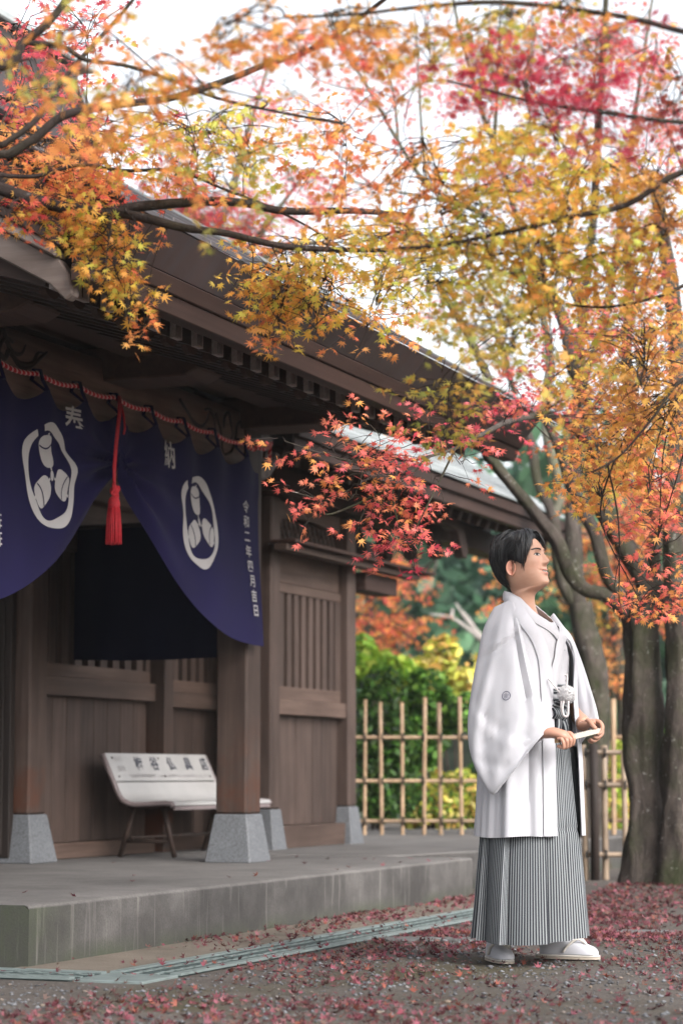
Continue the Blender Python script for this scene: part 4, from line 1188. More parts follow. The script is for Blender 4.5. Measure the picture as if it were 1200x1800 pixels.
# ---- maple over the viewer's right, trunk out of view
Bt = Tree('maple_tree', 'near maple opposite the gate with yellow, orange and brownish foliage hanging over the yard', (1.75, 6.2, 0), M_TWIG, M_TWIG, singles=300)
Bt.limb([(1.75, 6.2, -0.1), (1.72, 6.2, 0.9), (1.66, 6.15, 1.9), (1.6, 6.1, 2.8), (1.5, 6.0, 3.8)], 0.16, 0.07, trunk=True, flare=0.6)
Bt.limb([(1.66, 6.15, 1.95), (1.3, 6.3, 2.25)] + pix(6.4, (1230, 300), (1100, 360), (1000, 382), (900, 406), (780, 430), (700, 436)), 0.012, 0.004)
Bt.limb([(1.6, 6.1, 2.75), (1.2, 6.0, 2.8)] + pix(5.8, (1240, 60), (1100, 30), (900, 5), (760, 10), (620, 25), (500, 30)), 0.010, 0.004)
Bt.limb([(1.62, 6.1, 2.5), (1.2, 6.0, 2.5)] + pix(5.9, (1200, 215), (1040, 195), (940, 180), (860, 160), (785, 142)), 0.008, 0.003)
Bt.limb([(1.68, 6.2, 1.7), (1.4, 6.6, 1.75)] + pix(7.6, (1260, 650), (1195, 670), (1150, 730), (1090, 800), (1040, 830)), 0.009, 0.003)
Bt.limb([(1.64, 6.2, 2.2), (1.35, 6.6, 2.2)] + pix(7.2, (1260, 480), (1160, 520), (1060, 540), (960, 530)), 0.009, 0.003)
for a in [
 (440, 30, 100, 36, 5.5, .25, 17, 'orange', .24), (420, 80, 70, 30, 5.5, .25, 7, 'olive_orange', .22), (560, 60, 90, 40, 5.7, .3, 14, 'salmon', .24), (640, 30, 90, 36, 5.6, .3, 18, 'brown', .24), (640, 90, 80, 40, 5.8, .3, 9, 'orange', .24),
 (760, 40, 90, 40, 5.7, .3, 18, 'olive_orange', .24), (860, 30, 90, 36, 5.7, .3, 14, 'olive', .24), (980, 20, 90, 30, 5.8, .3, 12, 'olive_orange', .24), (840, 100, 70, 40, 6.0, .3, 4, 'yellow_green', .24),
 (700, 200, 80, 50, 6.4, .4, 5, 'salmon', .26), (780, 270, 110, 40, 6.5, .4, 12, 'orange', .26), (900, 240, 100, 50, 6.4, .4, 18, 'yellow', .26), (960, 200, 70, 50, 6.2, .4, 13, 'yellow_green', .26), (1010, 270, 90, 50, 6.6, .4, 14, 'yellow', .26),
 (720, 320, 110, 60, 6.6, .4, 22, 'orange', .26), (840, 340, 110, 60, 6.6, .4, 24, 'yellow', .26), (960, 340, 100, 60, 6.6, .4, 22, 'yellow', .26), (1060, 330, 100, 60, 6.7, .4, 24, 'yellow', .26), (1150, 300, 70, 80, 6.6, .4, 24, 'brown', .24), (1160, 400, 60, 60, 6.8, .4, 26, 'brown', .24),
 (780, 410, 120, 46, 6.5, .4, 28, 'yellow_green', .26), (900, 430, 110, 50, 6.8, .4, 30, 'yellow', .26), (1020, 420, 110, 50, 6.8, .4, 26, 'yellow_green', .26), (1100, 470, 90, 60, 7.0, .4, 26, 'olive_orange', .26),
 (860, 500, 90, 60, 6.2, .3, 20, 'olive', .26), (900, 580, 70, 60, 6.2, .3, 14, 'olive', .24), (800, 500, 70, 50, 6.6, .4, 14, 'yellow_green', .24), (990, 500, 90, 50, 7.0, .4, 22, 'yellow', .24), (960, 640, 50, 50, 6.4, .3, 7, 'olive', .22),
 (900, 130, 60, 40, 5.5, .2, 10, 'crimson', .22), (960, 110, 60, 45, 5.5, .2, 12, 'crimson', .22), (1020, 170, 50, 36, 5.5, .2, 9, 'crimson', .2), (880, 70, 40, 30, 5.6, .2, 5, 'crimson', .2), (1060, 205, 36, 24, 5.5, .2, 4, 'dark_red', .2),
 (1180, 170, 40, 70, 6.2, .3, 11, 'dark_red', .22), (1170, 90, 50, 50, 6.2, .3, 7, 'brown', .22),
 (1110, 570, 90, 50, 7.6, .4, 25, 'olive_orange', .24), (1150, 640, 60, 60, 7.8, .4, 22, 'brown', .22), (1090, 670, 80, 46, 8.0, .4, 24, 'brown', .22), (1060, 740, 90, 46, 8.4, .4, 25, 'olive_orange', .22), (1140, 750, 70, 60, 8.2, .4, 25, 'brown', .22), (1080, 810, 80, 50, 8.6, .4, 23, 'olive_orange', .22),
 (1150, 840, 60, 50, 8.6, .4, 16, 'salmon', .22), (1010, 830, 50, 50, 9.0, .4, 12, 'olive_orange', .2), (1120, 900, 70, 30, 8.8, .4, 12, 'salmon', .2), (1060, 870, 60, 36, 9.0, .3, 10, 'olive_orange', .2),
 (1170, 960, 40, 50, 8.8, .3, 9, 'salmon', .2), (1160, 1040, 60, 26, 9.0, .2, 20, 'salmon', .22), (1120, 1065, 50, 18, 9.0, .15, 9, 'orange_red', .2),
 (790, 680, 40, 34, 7.4, .2, 11, 'olive', .18), (795, 735, 36, 30, 7.4, .2, 10, 'olive', .16), (760, 655, 30, 20, 7.4, .2, 4, 'yellow_green', .16),
]: Bt.cluster(*a[:6], max(3, int(a[6] * 0.80)), *a[7:], size=0.050)
Bt.finish()

# ---- the big double-stemmed maple beyond the man
Y = 14.2
Ct = Tree('maple_tree', 'mossy double-stemmed maple behind the man with a red bough reaching before the wing roof', (1.92, 14.15, 0), M_BARK, M_TWIG, singles=300)
Ct.limb(pix(Y, (1140, 1590), (1138, 1500), (1136, 1400), (1131, 1300), (1129, 1180), (1124, 1090), (1126, 1040)), 0.120, 0.105, trunk=True, flare=0.75, n=26, wob=0.42)
Ct.limb(pix(14.0, (1196, 1590), (1192, 1480), (1190, 1350), (1196, 1200), (1192, 1050), (1182, 900), (1190, 720), (1180, 520), (1150, 330)), 0.115, 0.04, trunk=True, flare=0.7, n=24, wob=0.42)
Ct.limb(pix(Y, (1128, 1120), (1105, 1078), (1085, 1060), (1058, 1044), (1030, 1036), (1008, 1016), (994, 988), (982, 958), (962, 930), (932, 893), (905, 860), (876, 824), (852, 790), (842, 740), (862, 682), (832, 610), (802, 555), (770, 500)), 0.058, 0.018, n=14, wob=0.4)
Ct.limb(pix(Y, (1124, 1100), (1108, 1062), (1085, 1040), (1066, 1010), (1056, 975), (1046, 940), (1030, 910), (1015, 884), (1000, 850), (985, 800), (960, 740)), 0.055, 0.025, n=10)
Ct.limb(pix(Y, (1132, 1110), (1138, 1040), (1120, 1000), (1102, 970), (1082, 935), (1062, 900), (1050, 865), (1042, 820), (1040, 760), (1010, 650), (988, 560), (950, 490), (930, 440)), 0.085, 0.03, n=12)
Ct.limb(pix(Y, (1160, 1090), (1148, 1000), (1150, 900), (1120, 800), (1100, 640), (1105, 480), (1080, 330)), 0.06, 0.02, n=10)
Ct.limb(pix(Y, (1044, 800, 14.1), (1022, 766, 13.6), (995, 742, 13.0), (960, 730, 12.0), (925, 734, 11.2), (885, 744, 10.6), (850, 762, 10.2), (800, 788, 9.9), (755, 802, 9.7), (700, 815, 9.6), (640, 815, 9.6), (575, 800, 9.6), (500, 775, 9.6)), 0.034, 0.0025, n=8, pw=1.9)
Ct.limb(pix(9.6, (755, 802), (700, 850), (640, 880), (575, 905), (560, 880), (500, 860)), 0.008, 0.003, n=6)
Ct.limb(pix(9.6, (700, 815), (690, 870), (700, 920), (720, 960)), 0.006, 0.003, n=6)
Ct.limb(pix(9.6, (800, 788), (770, 850), (745, 900), (720, 950)), 0.006, 0.003, n=6)
for a in [
 (560, 780, 70, 24, 9.6, .12, 5, 'salmon', .16), (485, 773, 24, 8, 9.6, .05, 2, 'salmon', .12), (620, 785, 90, 40, 9.6, .15, 16, 'salmon', .18), (690, 790, 70, 46, 9.6, .15, 11, 'pink', .18), (640, 840, 80, 36, 9.6, .15, 14, 'salmon', .18),
 (600, 870, 60, 24, 9.6, .12, 6, 'salmon', .16), (700, 860, 60, 40, 9.6, .15, 8, 'pink', .18), (660, 900, 60, 30, 9.6, .12, 9, 'salmon', .16), (690, 945, 60, 26, 9.6, .12, 11, 'pink', .16), (725, 945, 60, 18, 9.6, .1, 6, 'pink', .16), (710, 985, 26, 18, 9.6, .1, 3, 'crimson', .12), (520, 915, 30, 14, 9.6, .05, 2, 'salmon', .12), (550, 850, 50, 18, 9.6, .1, 3, 'salmon', .14),
 (780, 850, 40, 50, 9.7, .1, 3, 'salmon', .14), (745, 740, 50, 16, 9.8, .15, 4, 'pink', .16), (660, 745, 46, 20, 9.7, .15, 5, 'salmon', .16), (810, 770, 60, 24, 10.0, .2, 6, 'pink', .18), (870, 735, 60, 24, 10.6, .2, 9, 'pink', .18), (900, 700, 50, 36, 11.0, .3, 9, 'pink', .2), (960, 720, 40, 30, 12, .3, 6, 'pink', .2), (820, 800, 40, 20, 10, .2, 3, 'red', .16),
 (1060, 540, 70, 50, 12.6, .5, 22, 'salmon', .26), (1110, 570, 70, 40, 12.4, .5, 18, 'pink', .26), (1040, 610, 60, 40, 12.4, .5, 16, 'pink', .26), (1000, 680, 60, 40, 12.4, .5, 12, 'pink', .24), (950, 640, 60, 40, 12.6, .4, 9, 'pink', .24), (920, 660, 50, 30, 12.6, .4, 8, 'red', .22), (1060, 690, 60, 40, 12.6, .5, 12, 'salmon', .24), (1000, 780, 50, 50, 12.4, .5, 10, 'salmon', .22), (1090, 760, 50, 60, 13, .5, 10, 'orange', .24),
 (960, 590, 50, 40, 12.6, .4, 6, 'pink', .22), (1150, 480, 60, 60, 12.6, .5, 14, 'salmon', .26), (1080, 590, 80, 46, 11.5, .6, 22, 'olive_orange', .24), (1150, 640, 60, 60, 11.5, .6, 24, 'brown', .24), (1060, 700, 80, 50, 11.5, .6, 24, 'orange', .24), (1130, 730, 70, 50, 11.5, .6, 26, 'brown', .24), (1080, 790, 80, 46, 11.5, .6, 26, 'olive_orange', .24), (1150, 820, 50, 60, 11.5, .6, 20, 'orange', .24), (1060, 850, 60, 36, 11.5, .5, 16, 'olive_orange', .22), (1120, 890, 70, 36, 11.5, .5, 18, 'salmon', .22), (1010, 640, 70, 40, 11.8, .5, 14, 'yellow', .24), (960, 520, 80, 50, 11.8, .5, 16, 'yellow_green', .24), (1170, 560, 40, 50, 11.5, .5, 14, 'orange', .24), (1140, 920, 60, 50, 12.6, .4, 12, 'orange_red', .24), (1010, 870, 40, 30, 12.6, .4, 7, 'orange', .2),
]: Ct.cluster(*a, size=0.054, reach=5)
Ct.finish()

# ---- slimmer maple further back, its bare grey-green limbs fanning up into a pink crown
Y = 18.2
Dt = Tree('maple_tree', 'tall slim maple further back with grey-green limbs fanning into a thin pink crown', (1.95, 18.2, 0), M_BARK, M_GTWIG, tpl=STAR5)
Dt.limb(pix(Y, (1032, 1540), (1036, 1440), (1043, 1330), (1047, 1240), (1040, 1170), (1026, 1110), (1018, 1060)), 0.125, 0.10, trunk=True, flare=0.5, n=14)
for pts, r0, r1 in [
 ([(1018, 1070), (1010, 1000), (1006, 940), (1005, 900), (1010, 800), (1015, 700), (1022, 560), (1040, 400), (1052, 200), (1062, 40), (1065, -40)], .075, .02),
 ([(1020, 1075), (992, 1030), (980, 980), (972, 910), (945, 850), (935, 790), (920, 740), (903, 690), (880, 600)], .06, .02),
 ([(972, 910), (985, 860), (960, 760), (965, 640), (955, 560), (930, 460), (895, 340), (868, 255), (848, 200), (820, 100), (800, 20), (790, -40)], .045, .012),
 ([(868, 255), (872, 180), (876, 100), (880, 0)], .02, .008), ([(930, 460), (880, 400), (805, 355), (750, 325), (700, 250), (650, 160), (600, 80), (570, 20)], .03, .008),
 ([(805, 355), (740, 345), (660, 330), (580, 310), (520, 330)], .016, .005), ([(700, 250), (690, 160), (660, 60), (640, -20)], .014, .005), ([(750, 325), (740, 220), (735, 120), (728, 20)], .016, .006),
 ([(1015, 700), (1060, 560), (1085, 420), (1110, 240), (1130, 100), (1150, -30)], .035, .01), ([(1022, 560), (985, 420), (1000, 300), (1040, 160), (1048, 60)], .026, .008), ([(955, 560), (1000, 400), (1010, 300), (930, 140), (936, 40)], .022, .008),
 ([(1010, 800), (1050, 700), (1100, 600), (1150, 420), (1180, 250)], .03, .01), ([(895, 340), (930, 240), (925, 130), (945, 30)], .016, .007), ([(903, 690), (860, 560), (800, 470), (720, 400), (640, 380)], .02, .006), ([(920, 740), (890, 660), (850, 600), (790, 570), (720, 540)], .018, .005), ([(660, 330), (600, 280), (540, 200), (500, 150)], .01, .004), ([(650, 160), (560, 140), (480, 60)], .009, .004)]:
    Dt.limb(pix(Y, *pts), r0, r1, n=7, twig=r0 < .06)
for a in [
 (1000, 60, 130, 60, 18, .8, 60, 'pink', .4), (1100, 100, 110, 80, 18, .8, 75, 'pink', .4), (1160, 200, 60, 100, 18, .8, 45, 'pink', .4), (900, 120, 100, 70, 18, .8, 50, 'red', .4), (1000, 190, 120, 60, 18, .8, 55, 'pink', .4), (830, 150, 80, 60, 18, .8, 36, 'pink', .4), (1080, 240, 90, 70, 18, .8, 26, 'crimson', .4),
 (880, 60, 90, 50, 18, .8, 20, 'red', .4), (700, 120, 80, 70, 18.2, .8, 16, 'pink', .4), (640, 160, 90, 60, 18.2, .8, 18, 'red', .36), (780, 60, 90, 60, 18, .8, 12, 'pink', .4), (560, 180, 70, 60, 18, .8, 7, 'red', .36), (520, 320, 80, 40, 18, .8, 16, 'pink', .4), (620, 330, 80, 40, 18, .8, 12, 'pink', .4), (940, 320, 90, 50, 18, .8, 24, 'crimson', .4), (880, 290, 80, 40, 18, .8, 30, 'pink', .4), (720, 400, 90, 60, 18, .8, 13, 'red', .36), (800, 520, 90, 60, 18, .8, 12, 'red', .36), (860, 620, 70, 60, 18, .8, 12, 'pink', .34), (1060, 430, 90, 60, 18, .8, 22, 'pink', .4), (600, 560, 70, 40, 18, .8, 5, 'red', .34), (1120, 350, 70, 60, 18, .8, 20, 'salmon', .4), (480, 120, 60, 50, 18, .8, 6, 'pink', .36),
]: Dt.cluster(*a, size=0.062, reach=2.2, br=0.005)
Dt.finish()

# ---- red maple behind the gate roof
Y = 19.5
gb = at(330, 1330, Y)
Et = Tree('maple_tree', 'deep red maple whose crown rises behind the copper gate roof', (gb.x, gb.y, 0), M_BARK, M_GTWIG, tpl=STAR5)
Et.limb([(gb.x, gb.y, -0.1), (gb.x + .05, gb.y, 1.5), (gb.x - .05, gb.y, 3.0)] + pix(Y, (330, 700), (340, 500), (360, 380)), 0.16, 0.06, trunk=True, flare=.5, n=12)
for pts in ([(335, 620), (420, 470), (480, 380), (540, 300)], [(340, 560), (280, 430), (220, 330), (160, 260)], [(345, 480), (400, 360), (430, 250), (470, 120)], [(350, 420), (320, 330), (290, 240)], [(420, 470), (520, 430), (600, 430)]):
    Et.limb(pix(Y, *pts), .05, .012, n=7, twig=True)
for a in [(330, 370, 110, 40, Y, .8, 60, 'crimson', .4), (300, 340, 90, 40, Y, .8, 40, 'pink', .4), (420, 400, 80, 40, Y, .8, 46, 'red', .4), (400, 350, 110, 40, Y, .8, 44, 'pink', .4), (470, 380, 80, 40, Y, .8, 24, 'pink', .4), (440, 440, 40, 30, Y, .8, 16, 'crimson', .36), (500, 320, 80, 40, Y, .8, 14, 'pink', .4), (400, 230, 90, 60, Y, .8, 20, 'pink', .4), (480, 180, 70, 60, Y, .8, 14, 'pink', .4), (270, 240, 60, 40, Y, .8, 12, 'crimson', .36), (420, 130, 60, 50, Y, .8, 8, 'pink', .36), (540, 430, 50, 30, Y, .8, 8, 'red', .36), (560, 500, 60, 40, Y, .8, 6, 'salmon', .36)]:
    Et.cluster(*a, size=0.062, reach=2.2, br=.005)
Et.finish()

# ---- orange maples in the garden behind the fence
def far_maple(label, px, Y, clusters, pal, size=0.085, lim=()):
    b = at(px, 1360, Y)
    t = Tree('maple_tree', label, (b.x, b.y, 0), M_BARK, M_BARK, 'orange maples in the garden behind', tpl=STAR5)
    t.limb([(b.x, b.y, -.1), (b.x + .1, b.y, 1.2), (b.x, b.y, 2.2)] + [at(px, clusters[0][1], Y)], .12, .04, trunk=True, flare=.4)
    for q in lim: t.limb(pix(Y, *q), .035, .012, n=6)
    for cx, cy, rx, ry, n, p in clusters: t.cluster(cx, cy, rx, ry, Y, 1.0, n, p, L=.5, size=size, reach=2.0, br=.012)
    t.finish()
far_maple('orange maple in the garden seen under the wing roof', 650, 27, [(650, 1000, 80, 40, 46, 'orange_red'), (690, 1010, 60, 36, 28, 'orange_red'), (730, 1000, 40, 24, 12, 'salmon'), (660, 1090, 80, 40, 50, 'orange_red'), (640, 1130, 50, 30, 24, 'orange'), (720, 1090, 40, 24, 14, 'orange_red'), (600, 1060, 60, 60, 20, 'orange')], 'orange', lim=([(650, 1150), (700, 1060), (740, 1000)], [(650, 1120), (610, 1050), (580, 980)]))
far_maple('orange maple in the garden seen between the mossy trunks', 1085, 25, [(1060, 960, 60, 60, 40, 'orange_red'), (1110, 1000, 50, 60, 30, 'orange_red'), (1060, 1130, 60, 60, 36, 'orange'), (1090, 1180, 40, 40, 20, 'orange'), (1030, 1060, 40, 60, 14, 'yellow'), (980, 1000, 60, 40, 12, 'orange'), (910, 1010, 50, 16, 12, 'orange'), (890, 1065, 40, 16, 12, 'orange_red'), (1000, 930, 40, 30, 10, 'orange_red'), (1130, 920, 60, 40, 20, 'orange_red'), (1150, 1060, 60, 60, 20, 'orange_red')], 'orange', lim=([(1080, 1230), (1040, 1130), (980, 1050), (900, 1030)], [(1085, 1150), (1070, 1040), (1050, 950)], [(1090, 1200), (1130, 1060), (1150, 950)]))

# ---- bushes behind the fences: real leaves on stems
def bush(name, label, cx, cy, Y, rx, ry, n, cols, size, rd, tpl=OVAL, cat='bush', stems=5):
    c = at(cx, cy, Y); sc = Y / 4026
    e = empty(name, (c.x, c.y, 0), 0, label, cat)
    r = np.random.default_rng(rd)
    a, b_, h = rx * sc, rx * sc * 0.8, ry * sc
    lob = [(r.normal(0, .45, 3) * (1, .8, .9), r.uniform(.35, .6)) for _ in range(9)]
    P = []
    while len(P) < n:
        q = lob[r.integers(9)]; d = r.normal(size=3); d /= np.linalg.norm(d); p = q[0] + d * q[1] * r.uniform(.75, 1.05) ** 1
        P.append(p)
    P = np.array(P); W = P * (a, b_, h); W[:, 2] += c.z; W = W[W[:, 2] > 0.03]
    k = len(W)
    N = P[:k] * .6 + r.normal(size=(k, 3)) * .7 + (0, -.1, .5); T = r.normal(size=(k, 3)) + (0, 0, -.4)
    C = np.array(cols)[r.integers(len(cols), size=k)] * r.uniform(.6, 1.25, (k, 1))
    me = leaves_mesh('foliage', W, N, T, size * r.uniform(.6, 1.3, k), C, tpl); me.materials.append(M_GREEN)
    link('foliage', me, e)
    for i in range(stems):
        p = W[r.integers(k)]
        MB().tube([(r.normal(0, .05), r.normal(0, .05), -.05), tuple(p * (.5, .5, .5)), tuple(p)], [.018, .012, .004], 5).build('stem', M_TWIG, e)
GRN = [(0.060, 0.144, 0.026), (0.090, 0.216, 0.036), (0.144, 0.312, 0.048), (0.042, 0.102, 0.026), (0.216, 0.384, 0.060)]
GRD = [(0.022, 0.05, 0.015), (0.03, 0.07, 0.02), (0.05, 0.10, 0.02), (0.08, 0.14, 0.03)]
YEL = [(0.52, 0.52, 0.08), (0.64, 0.56, 0.10), (0.40, 0.46, 0.07), (0.70, 0.58, 0.20), (0.60, 0.36, 0.10)]
LIM = [(0.264, 0.456, 0.048), (0.360, 0.528, 0.060), (0.180, 0.360, 0.048), (0.480, 0.552, 0.096)]
bush('green_hedge', 'dark green hedge right behind the bamboo fence beside the wing', 665, 1350, 20.6, 90, 130, 5200, GRD + GRN[:2], 0.075, 1, cat='hedge')
bush('leafy_bush', 'bright lime green big-leaved bush overtopping the dark hedge', 660, 1195, 21.2, 80, 60, 1000, LIM, 0.17, 2)
bush('leafy_bush', 'mid green bush between the hedge and the yellow shrub', 760, 1265, 21.0, 70, 70, 2200, GRN, 0.09, 3)
bush('yellow_shrub', 'pale yellow-leaved shrub standing tall behind the fence beside the man', 800, 1200, 22.5, 75, 80, 1100, YEL, 0.12, 4)
bush('yellow_shrub', 'yellow and green shrub low behind the fence beside the man', 780, 1400, 21.2, 90, 90, 3200, YEL + GRN[:3], 0.075, 5)
bush('yellow_shrub', 'yellow-leaved shrub seen through the low old fence', 1065, 1400, 21.5, 75, 110, 2600, YEL + LIM, 0.08, 6)
bush('leafy_bush', 'shady green bush beyond the fence, mostly covered by the man in white', 900, 1330, 23, 90, 120, 2400, GRN, 0.09, 7)
bush('leafy_bush', 'green bush beyond the double-stemmed maple', 1160, 1330, 24, 80, 120, 2400, GRN + YEL[:2], 0.09, 8)
bush('low_plant', 'low yellow-green ground plant at the foot of the fence', 760, 1485, 20.3, 90, 16, 900, LIM + YEL, 0.06, 9, cat='plant')

# bare pale tree in front of the hill
bt = Tree('bare_tree', 'leafless pale-barked tree reaching over the yellow shrub', tuple(at(905, 1360, 30) - Vector((0, 0, CAM_H))), M_GTWIG, M_GTWIG)
M_PALE = plain('pale_bark', (0.30, 0.27, 0.25), 0.9)
bt.bark = M_PALE
b0 = at(905, 1360, 30)
bt.limb([(b0.x, b0.y, -.1)] + pix(30, (902, 1250), (880, 1150), (845, 1125)), .10, .05, trunk=True)
for q in ([(850, 1128), (815, 1100), (790, 1085), (755, 1080)], [(845, 1125), (820, 1085), (805, 1070)], [(860, 1135), (820, 1090), (800, 1060)], [(793, 1086), (795, 1070)]): bt.limb(pix(30, *q), .035, .012, n=6)
bt.finish()

# ------------------------------------------------------------------ wooded hill
def hill_z(x, y):
    t = max(0.0, (y - 34) / 50.0)
    return 7.5 * min(1.0, t) ** 1.15 * (0.86 + 0.10 * math.sin(x * 0.09 + 1.2) + 0.06 * math.sin(x * 0.23)) - 0.3
hx = np.linspace(-70, 90, 41); hy = np.linspace(32, 120, 23)
M_HILL = plain('hill_earth', (0.035, 0.05, 0.025), 0.95, var=0.4, scale=0.4)
tag(MB().grid([[(x, y, hill_z(x, y)) for x in hx] for y in hy]).build('hillside', M_HILL), kind='structure')
def forest():
    r = np.random.default_rng(21)
    P, N, S, C = [], [], [], []
    pal = np.array([(0.055, 0.125, 0.070), (0.075, 0.155, 0.080), (0.045, 0.105, 0.065), (0.095, 0.17, 0.085), (0.075, 0.14, 0.10)])  # greens paled, so part of the distance haze sits in the colour
    for i in range(230):
        x = r.uniform(-22, 32); y = r.uniform(36, 92)
        if abs(x - 0.1 * y) > 16: continue
        z0 = hill_z(x, y); R = r.uniform(1.5, 2.6); H = R * r.uniform(1.2, 2.0); c = pal[r.integers(5)] * r.uniform(.7, 1.3)
        if r.random() < .05: c = np.array((0.30, 0.16, 0.04))
        for k in range(16):
            d = r.normal(size=3); d /= np.linalg.norm(d)
            cc = np.array((x, y, z0 + H * .9)) + d * (R * .65, R * .65, H * .55); rr = R * r.uniform(.3, .5)
            m = 26
            e = r.normal(size=(m, 3)); e /= np.linalg.norm(e, axis=1, keepdims=True)
            P.append(cc + e * rr * (1, 1, .7)); N.append(e + r.normal(size=(m, 3)) * .5 + (0, 0, .4)); S.append(r.uniform(.28, .62, m)); C.append(c * r.uniform(.6, 1.3, (m, 1)))
    P, N, S, C = np.concatenate(P), np.concatenate(N), np.concatenate(S), np.concatenate(C)
    me = leaves_mesh('forest', P, N, r.normal(size=P.shape), S, C, OVAL); me.materials.append(M_GREEN)
    tag(link('forest', me), kind='stuff')
forest()

# ------------------------------------------------------------------ fallen leaves
LITTER = [(0.150, 0.034, 0.048), (0.190, 0.056, 0.072), (0.105, 0.027, 0.036), (0.215, 0.085, 0.095), (0.125, 0.052, 0.045), (0.070, 0.024, 0.026), (0.20, 0.060, 0.042), (0.165, 0.045, 0.065), (0.10, 0.06, 0.05)]
def litter():
    r = np.random.default_rng(5)
    d = np.array([math.sin(rad(21.549)), math.cos(rad(21.549))]); e = np.array([-d[1], d[0]])
    out = []
    def scatter(n, x0, x1, y0, y1, dens):
        x = r.uniform(x0, x1, n); y = y0 + (y1 - y0) * r.random(n)
        u = (x - GC.x) * d[0] + (y - GC.y) * d[1]; v = (x - GC.x) * e[0] + (y - GC.y) * e[1]
        nz = np.array([mnoise.noise(Vector((a * 1.3, b * 1.3, 7.7))) for a, b in zip(x, y)]); n2 = np.array([mnoise.noise(Vector((a * 5, b * 5, 2.7))) for a, b in zip(x, y)])
        p = dens(x, y, u, v) * np.clip(0.75 + 1.1 * nz + 0.5 * n2, 0.04, 1.6)
        ok = (r.random(n) < p) & ~((v > 0.0) & (u > -0.02) & (u < 5.5)) & ~((v > 0.35) & (u > 5.4))
        out.append(np.stack([x[ok], y[ok], u[ok], v[ok]], 1))
    def near(x, y, u, v):
        p = np.full_like(x, 0.26)
        p += 0.75 * np.clip((y - 8.9) / 1.9, 0, 1) * (v < -0.2)
        p += 0.42 * np.clip((0.55 - x) / 1.0, 0, 1) * np.clip((8.7 - y) / .8, 0, 1)
        on_drain = (v > -0.72) & (v < -0.40)
        p = np.where(on_drain, 0.05 + 0.07 * np.clip(u / 3, 0, 1), p)
        ap_ = (v > -0.41) & (v <= 0)
        p = np.where(ap_, np.clip((u - 0.6) / 3.4, 0.04, 1.0) * (0.45 + 0.55 * np.exp(-np.abs(v + 0.08) / .16)), p)
        return np.clip(p, 0, 1)
    scatter(34000, -1.7, 2.2, 6.2, 11.2, near)
    scatter(34000, 0.0, 3.0, 10.4, 18.5, lambda x, y, u, v: np.where(v < -0.74, np.clip((y - 9.6) / 2.0, .15, 1.2), 0.0))
    scatter(16000, -0.9, 1.6, 9.4, 15.0, lambda x, y, u, v: np.where((v > -0.41) & (v <= 0) & (u < 5.6), np.clip((u - 0.7) / 1.6, 0, 1) * (0.35 + 0.75 * np.exp(-np.abs(v + 0.06) / .14)), np.where((v > -0.72) & (v <= -.41), 0.10 * np.clip(u / 3, 0, 1), 0)))
    scatter(4000, -0.5, 6, 18, 24, lambda x, y, u, v: np.full_like(x, 0.6))
    A_ = np.concatenate(out)
    n = len(A_)
    z = np.array([gh(a, b) for a, b in A_[:, :2]])
    ap_ = (A_[:, 3] > -0.72) & (A_[:, 3] <= 0) & (A_[:, 2] > -.4) & (A_[:, 2] < 6)
    z = np.where(ap_, 0.014, z) + 0.003 + 0.010 * r.random(n) ** 2
    P = np.stack([A_[:, 0], A_[:, 1], z], 1)
    N = r.normal(size=(n, 3)) * .45 + (0, 0, 1); T = r.normal(size=(n, 3)) * (1, 1, .1)
    S = r.uniform(.020, .052, n)
    C = np.array(LITTER)[r.integers(len(LITTER), size=n)] * r.uniform(.65, 1.25, (n, 1))
    V, F = STAR5
    V = V.copy(); V[:, 2] *= -2.6     # dry leaves curl up
    me = leaves_mesh('fallen_leaves', P, N, T, S, C, (V, F)); me.materials.append(M_LITTER)
    tag(link('fallen_leaves', me), kind='stuff')
    keys = []
    for c in LITTER:
        m_ = fast_mesh('fallen_leaf', V * 0.05, F, np.repeat(np.array(c)[None], len(V), 0)); m_.materials.append(M_LITTER); keys.append(m_)
    spots = [(40, 1572), (133, 1577), (235, 1551), (232, 1541), (202, 1518), (405, 1545), (452, 1540), (535, 1520), (590, 1530), (520, 1508), (655, 1513), (700, 1518), (672, 1524), (795, 1512), (640, 1512), (610, 1526), (755, 1516), (575, 1512), (470, 1516), (720, 1510)]
    for i, (px, py) in enumerate(spots):
        p = ground_at(px, py, PZ)
        o = link('fallen_leaf', keys[i % len(keys)]); o.location = (p.x, p.y, PZ + 0.006)
        o.rotation_euler = (random.gauss(0, .3), random.gauss(0, .3), random.uniform(0, 6.28))
        tag(o, 'dry purple-red maple leaf lying on the bare concrete platform', 'leaf', 'fallen leaves on the platform')
M_LITTER = leaf_mat('dry_leaf', 0.15, 0.6)
litter()
# ------------------------------------------------------------------ the man
MY = 9.2
MP = Vector((0.76, MY, 0))
man = empty('person', MP, 0, 'man in white haori and striped hakama looking up with a closed fan in both hands', 'person')
BY = rad(-35); HY = rad(-31)
def bl(x, y, z): return Vector((math.cos(BY) * x - math.sin(BY) * y, math.sin(BY) * x + math.cos(BY) * y, z))   # body frame (forward, left, up) -> relative to the man
def mp(px, py, d=0.0): return at(px, py, MY + d) - MP                                                           # where a point of the man stands

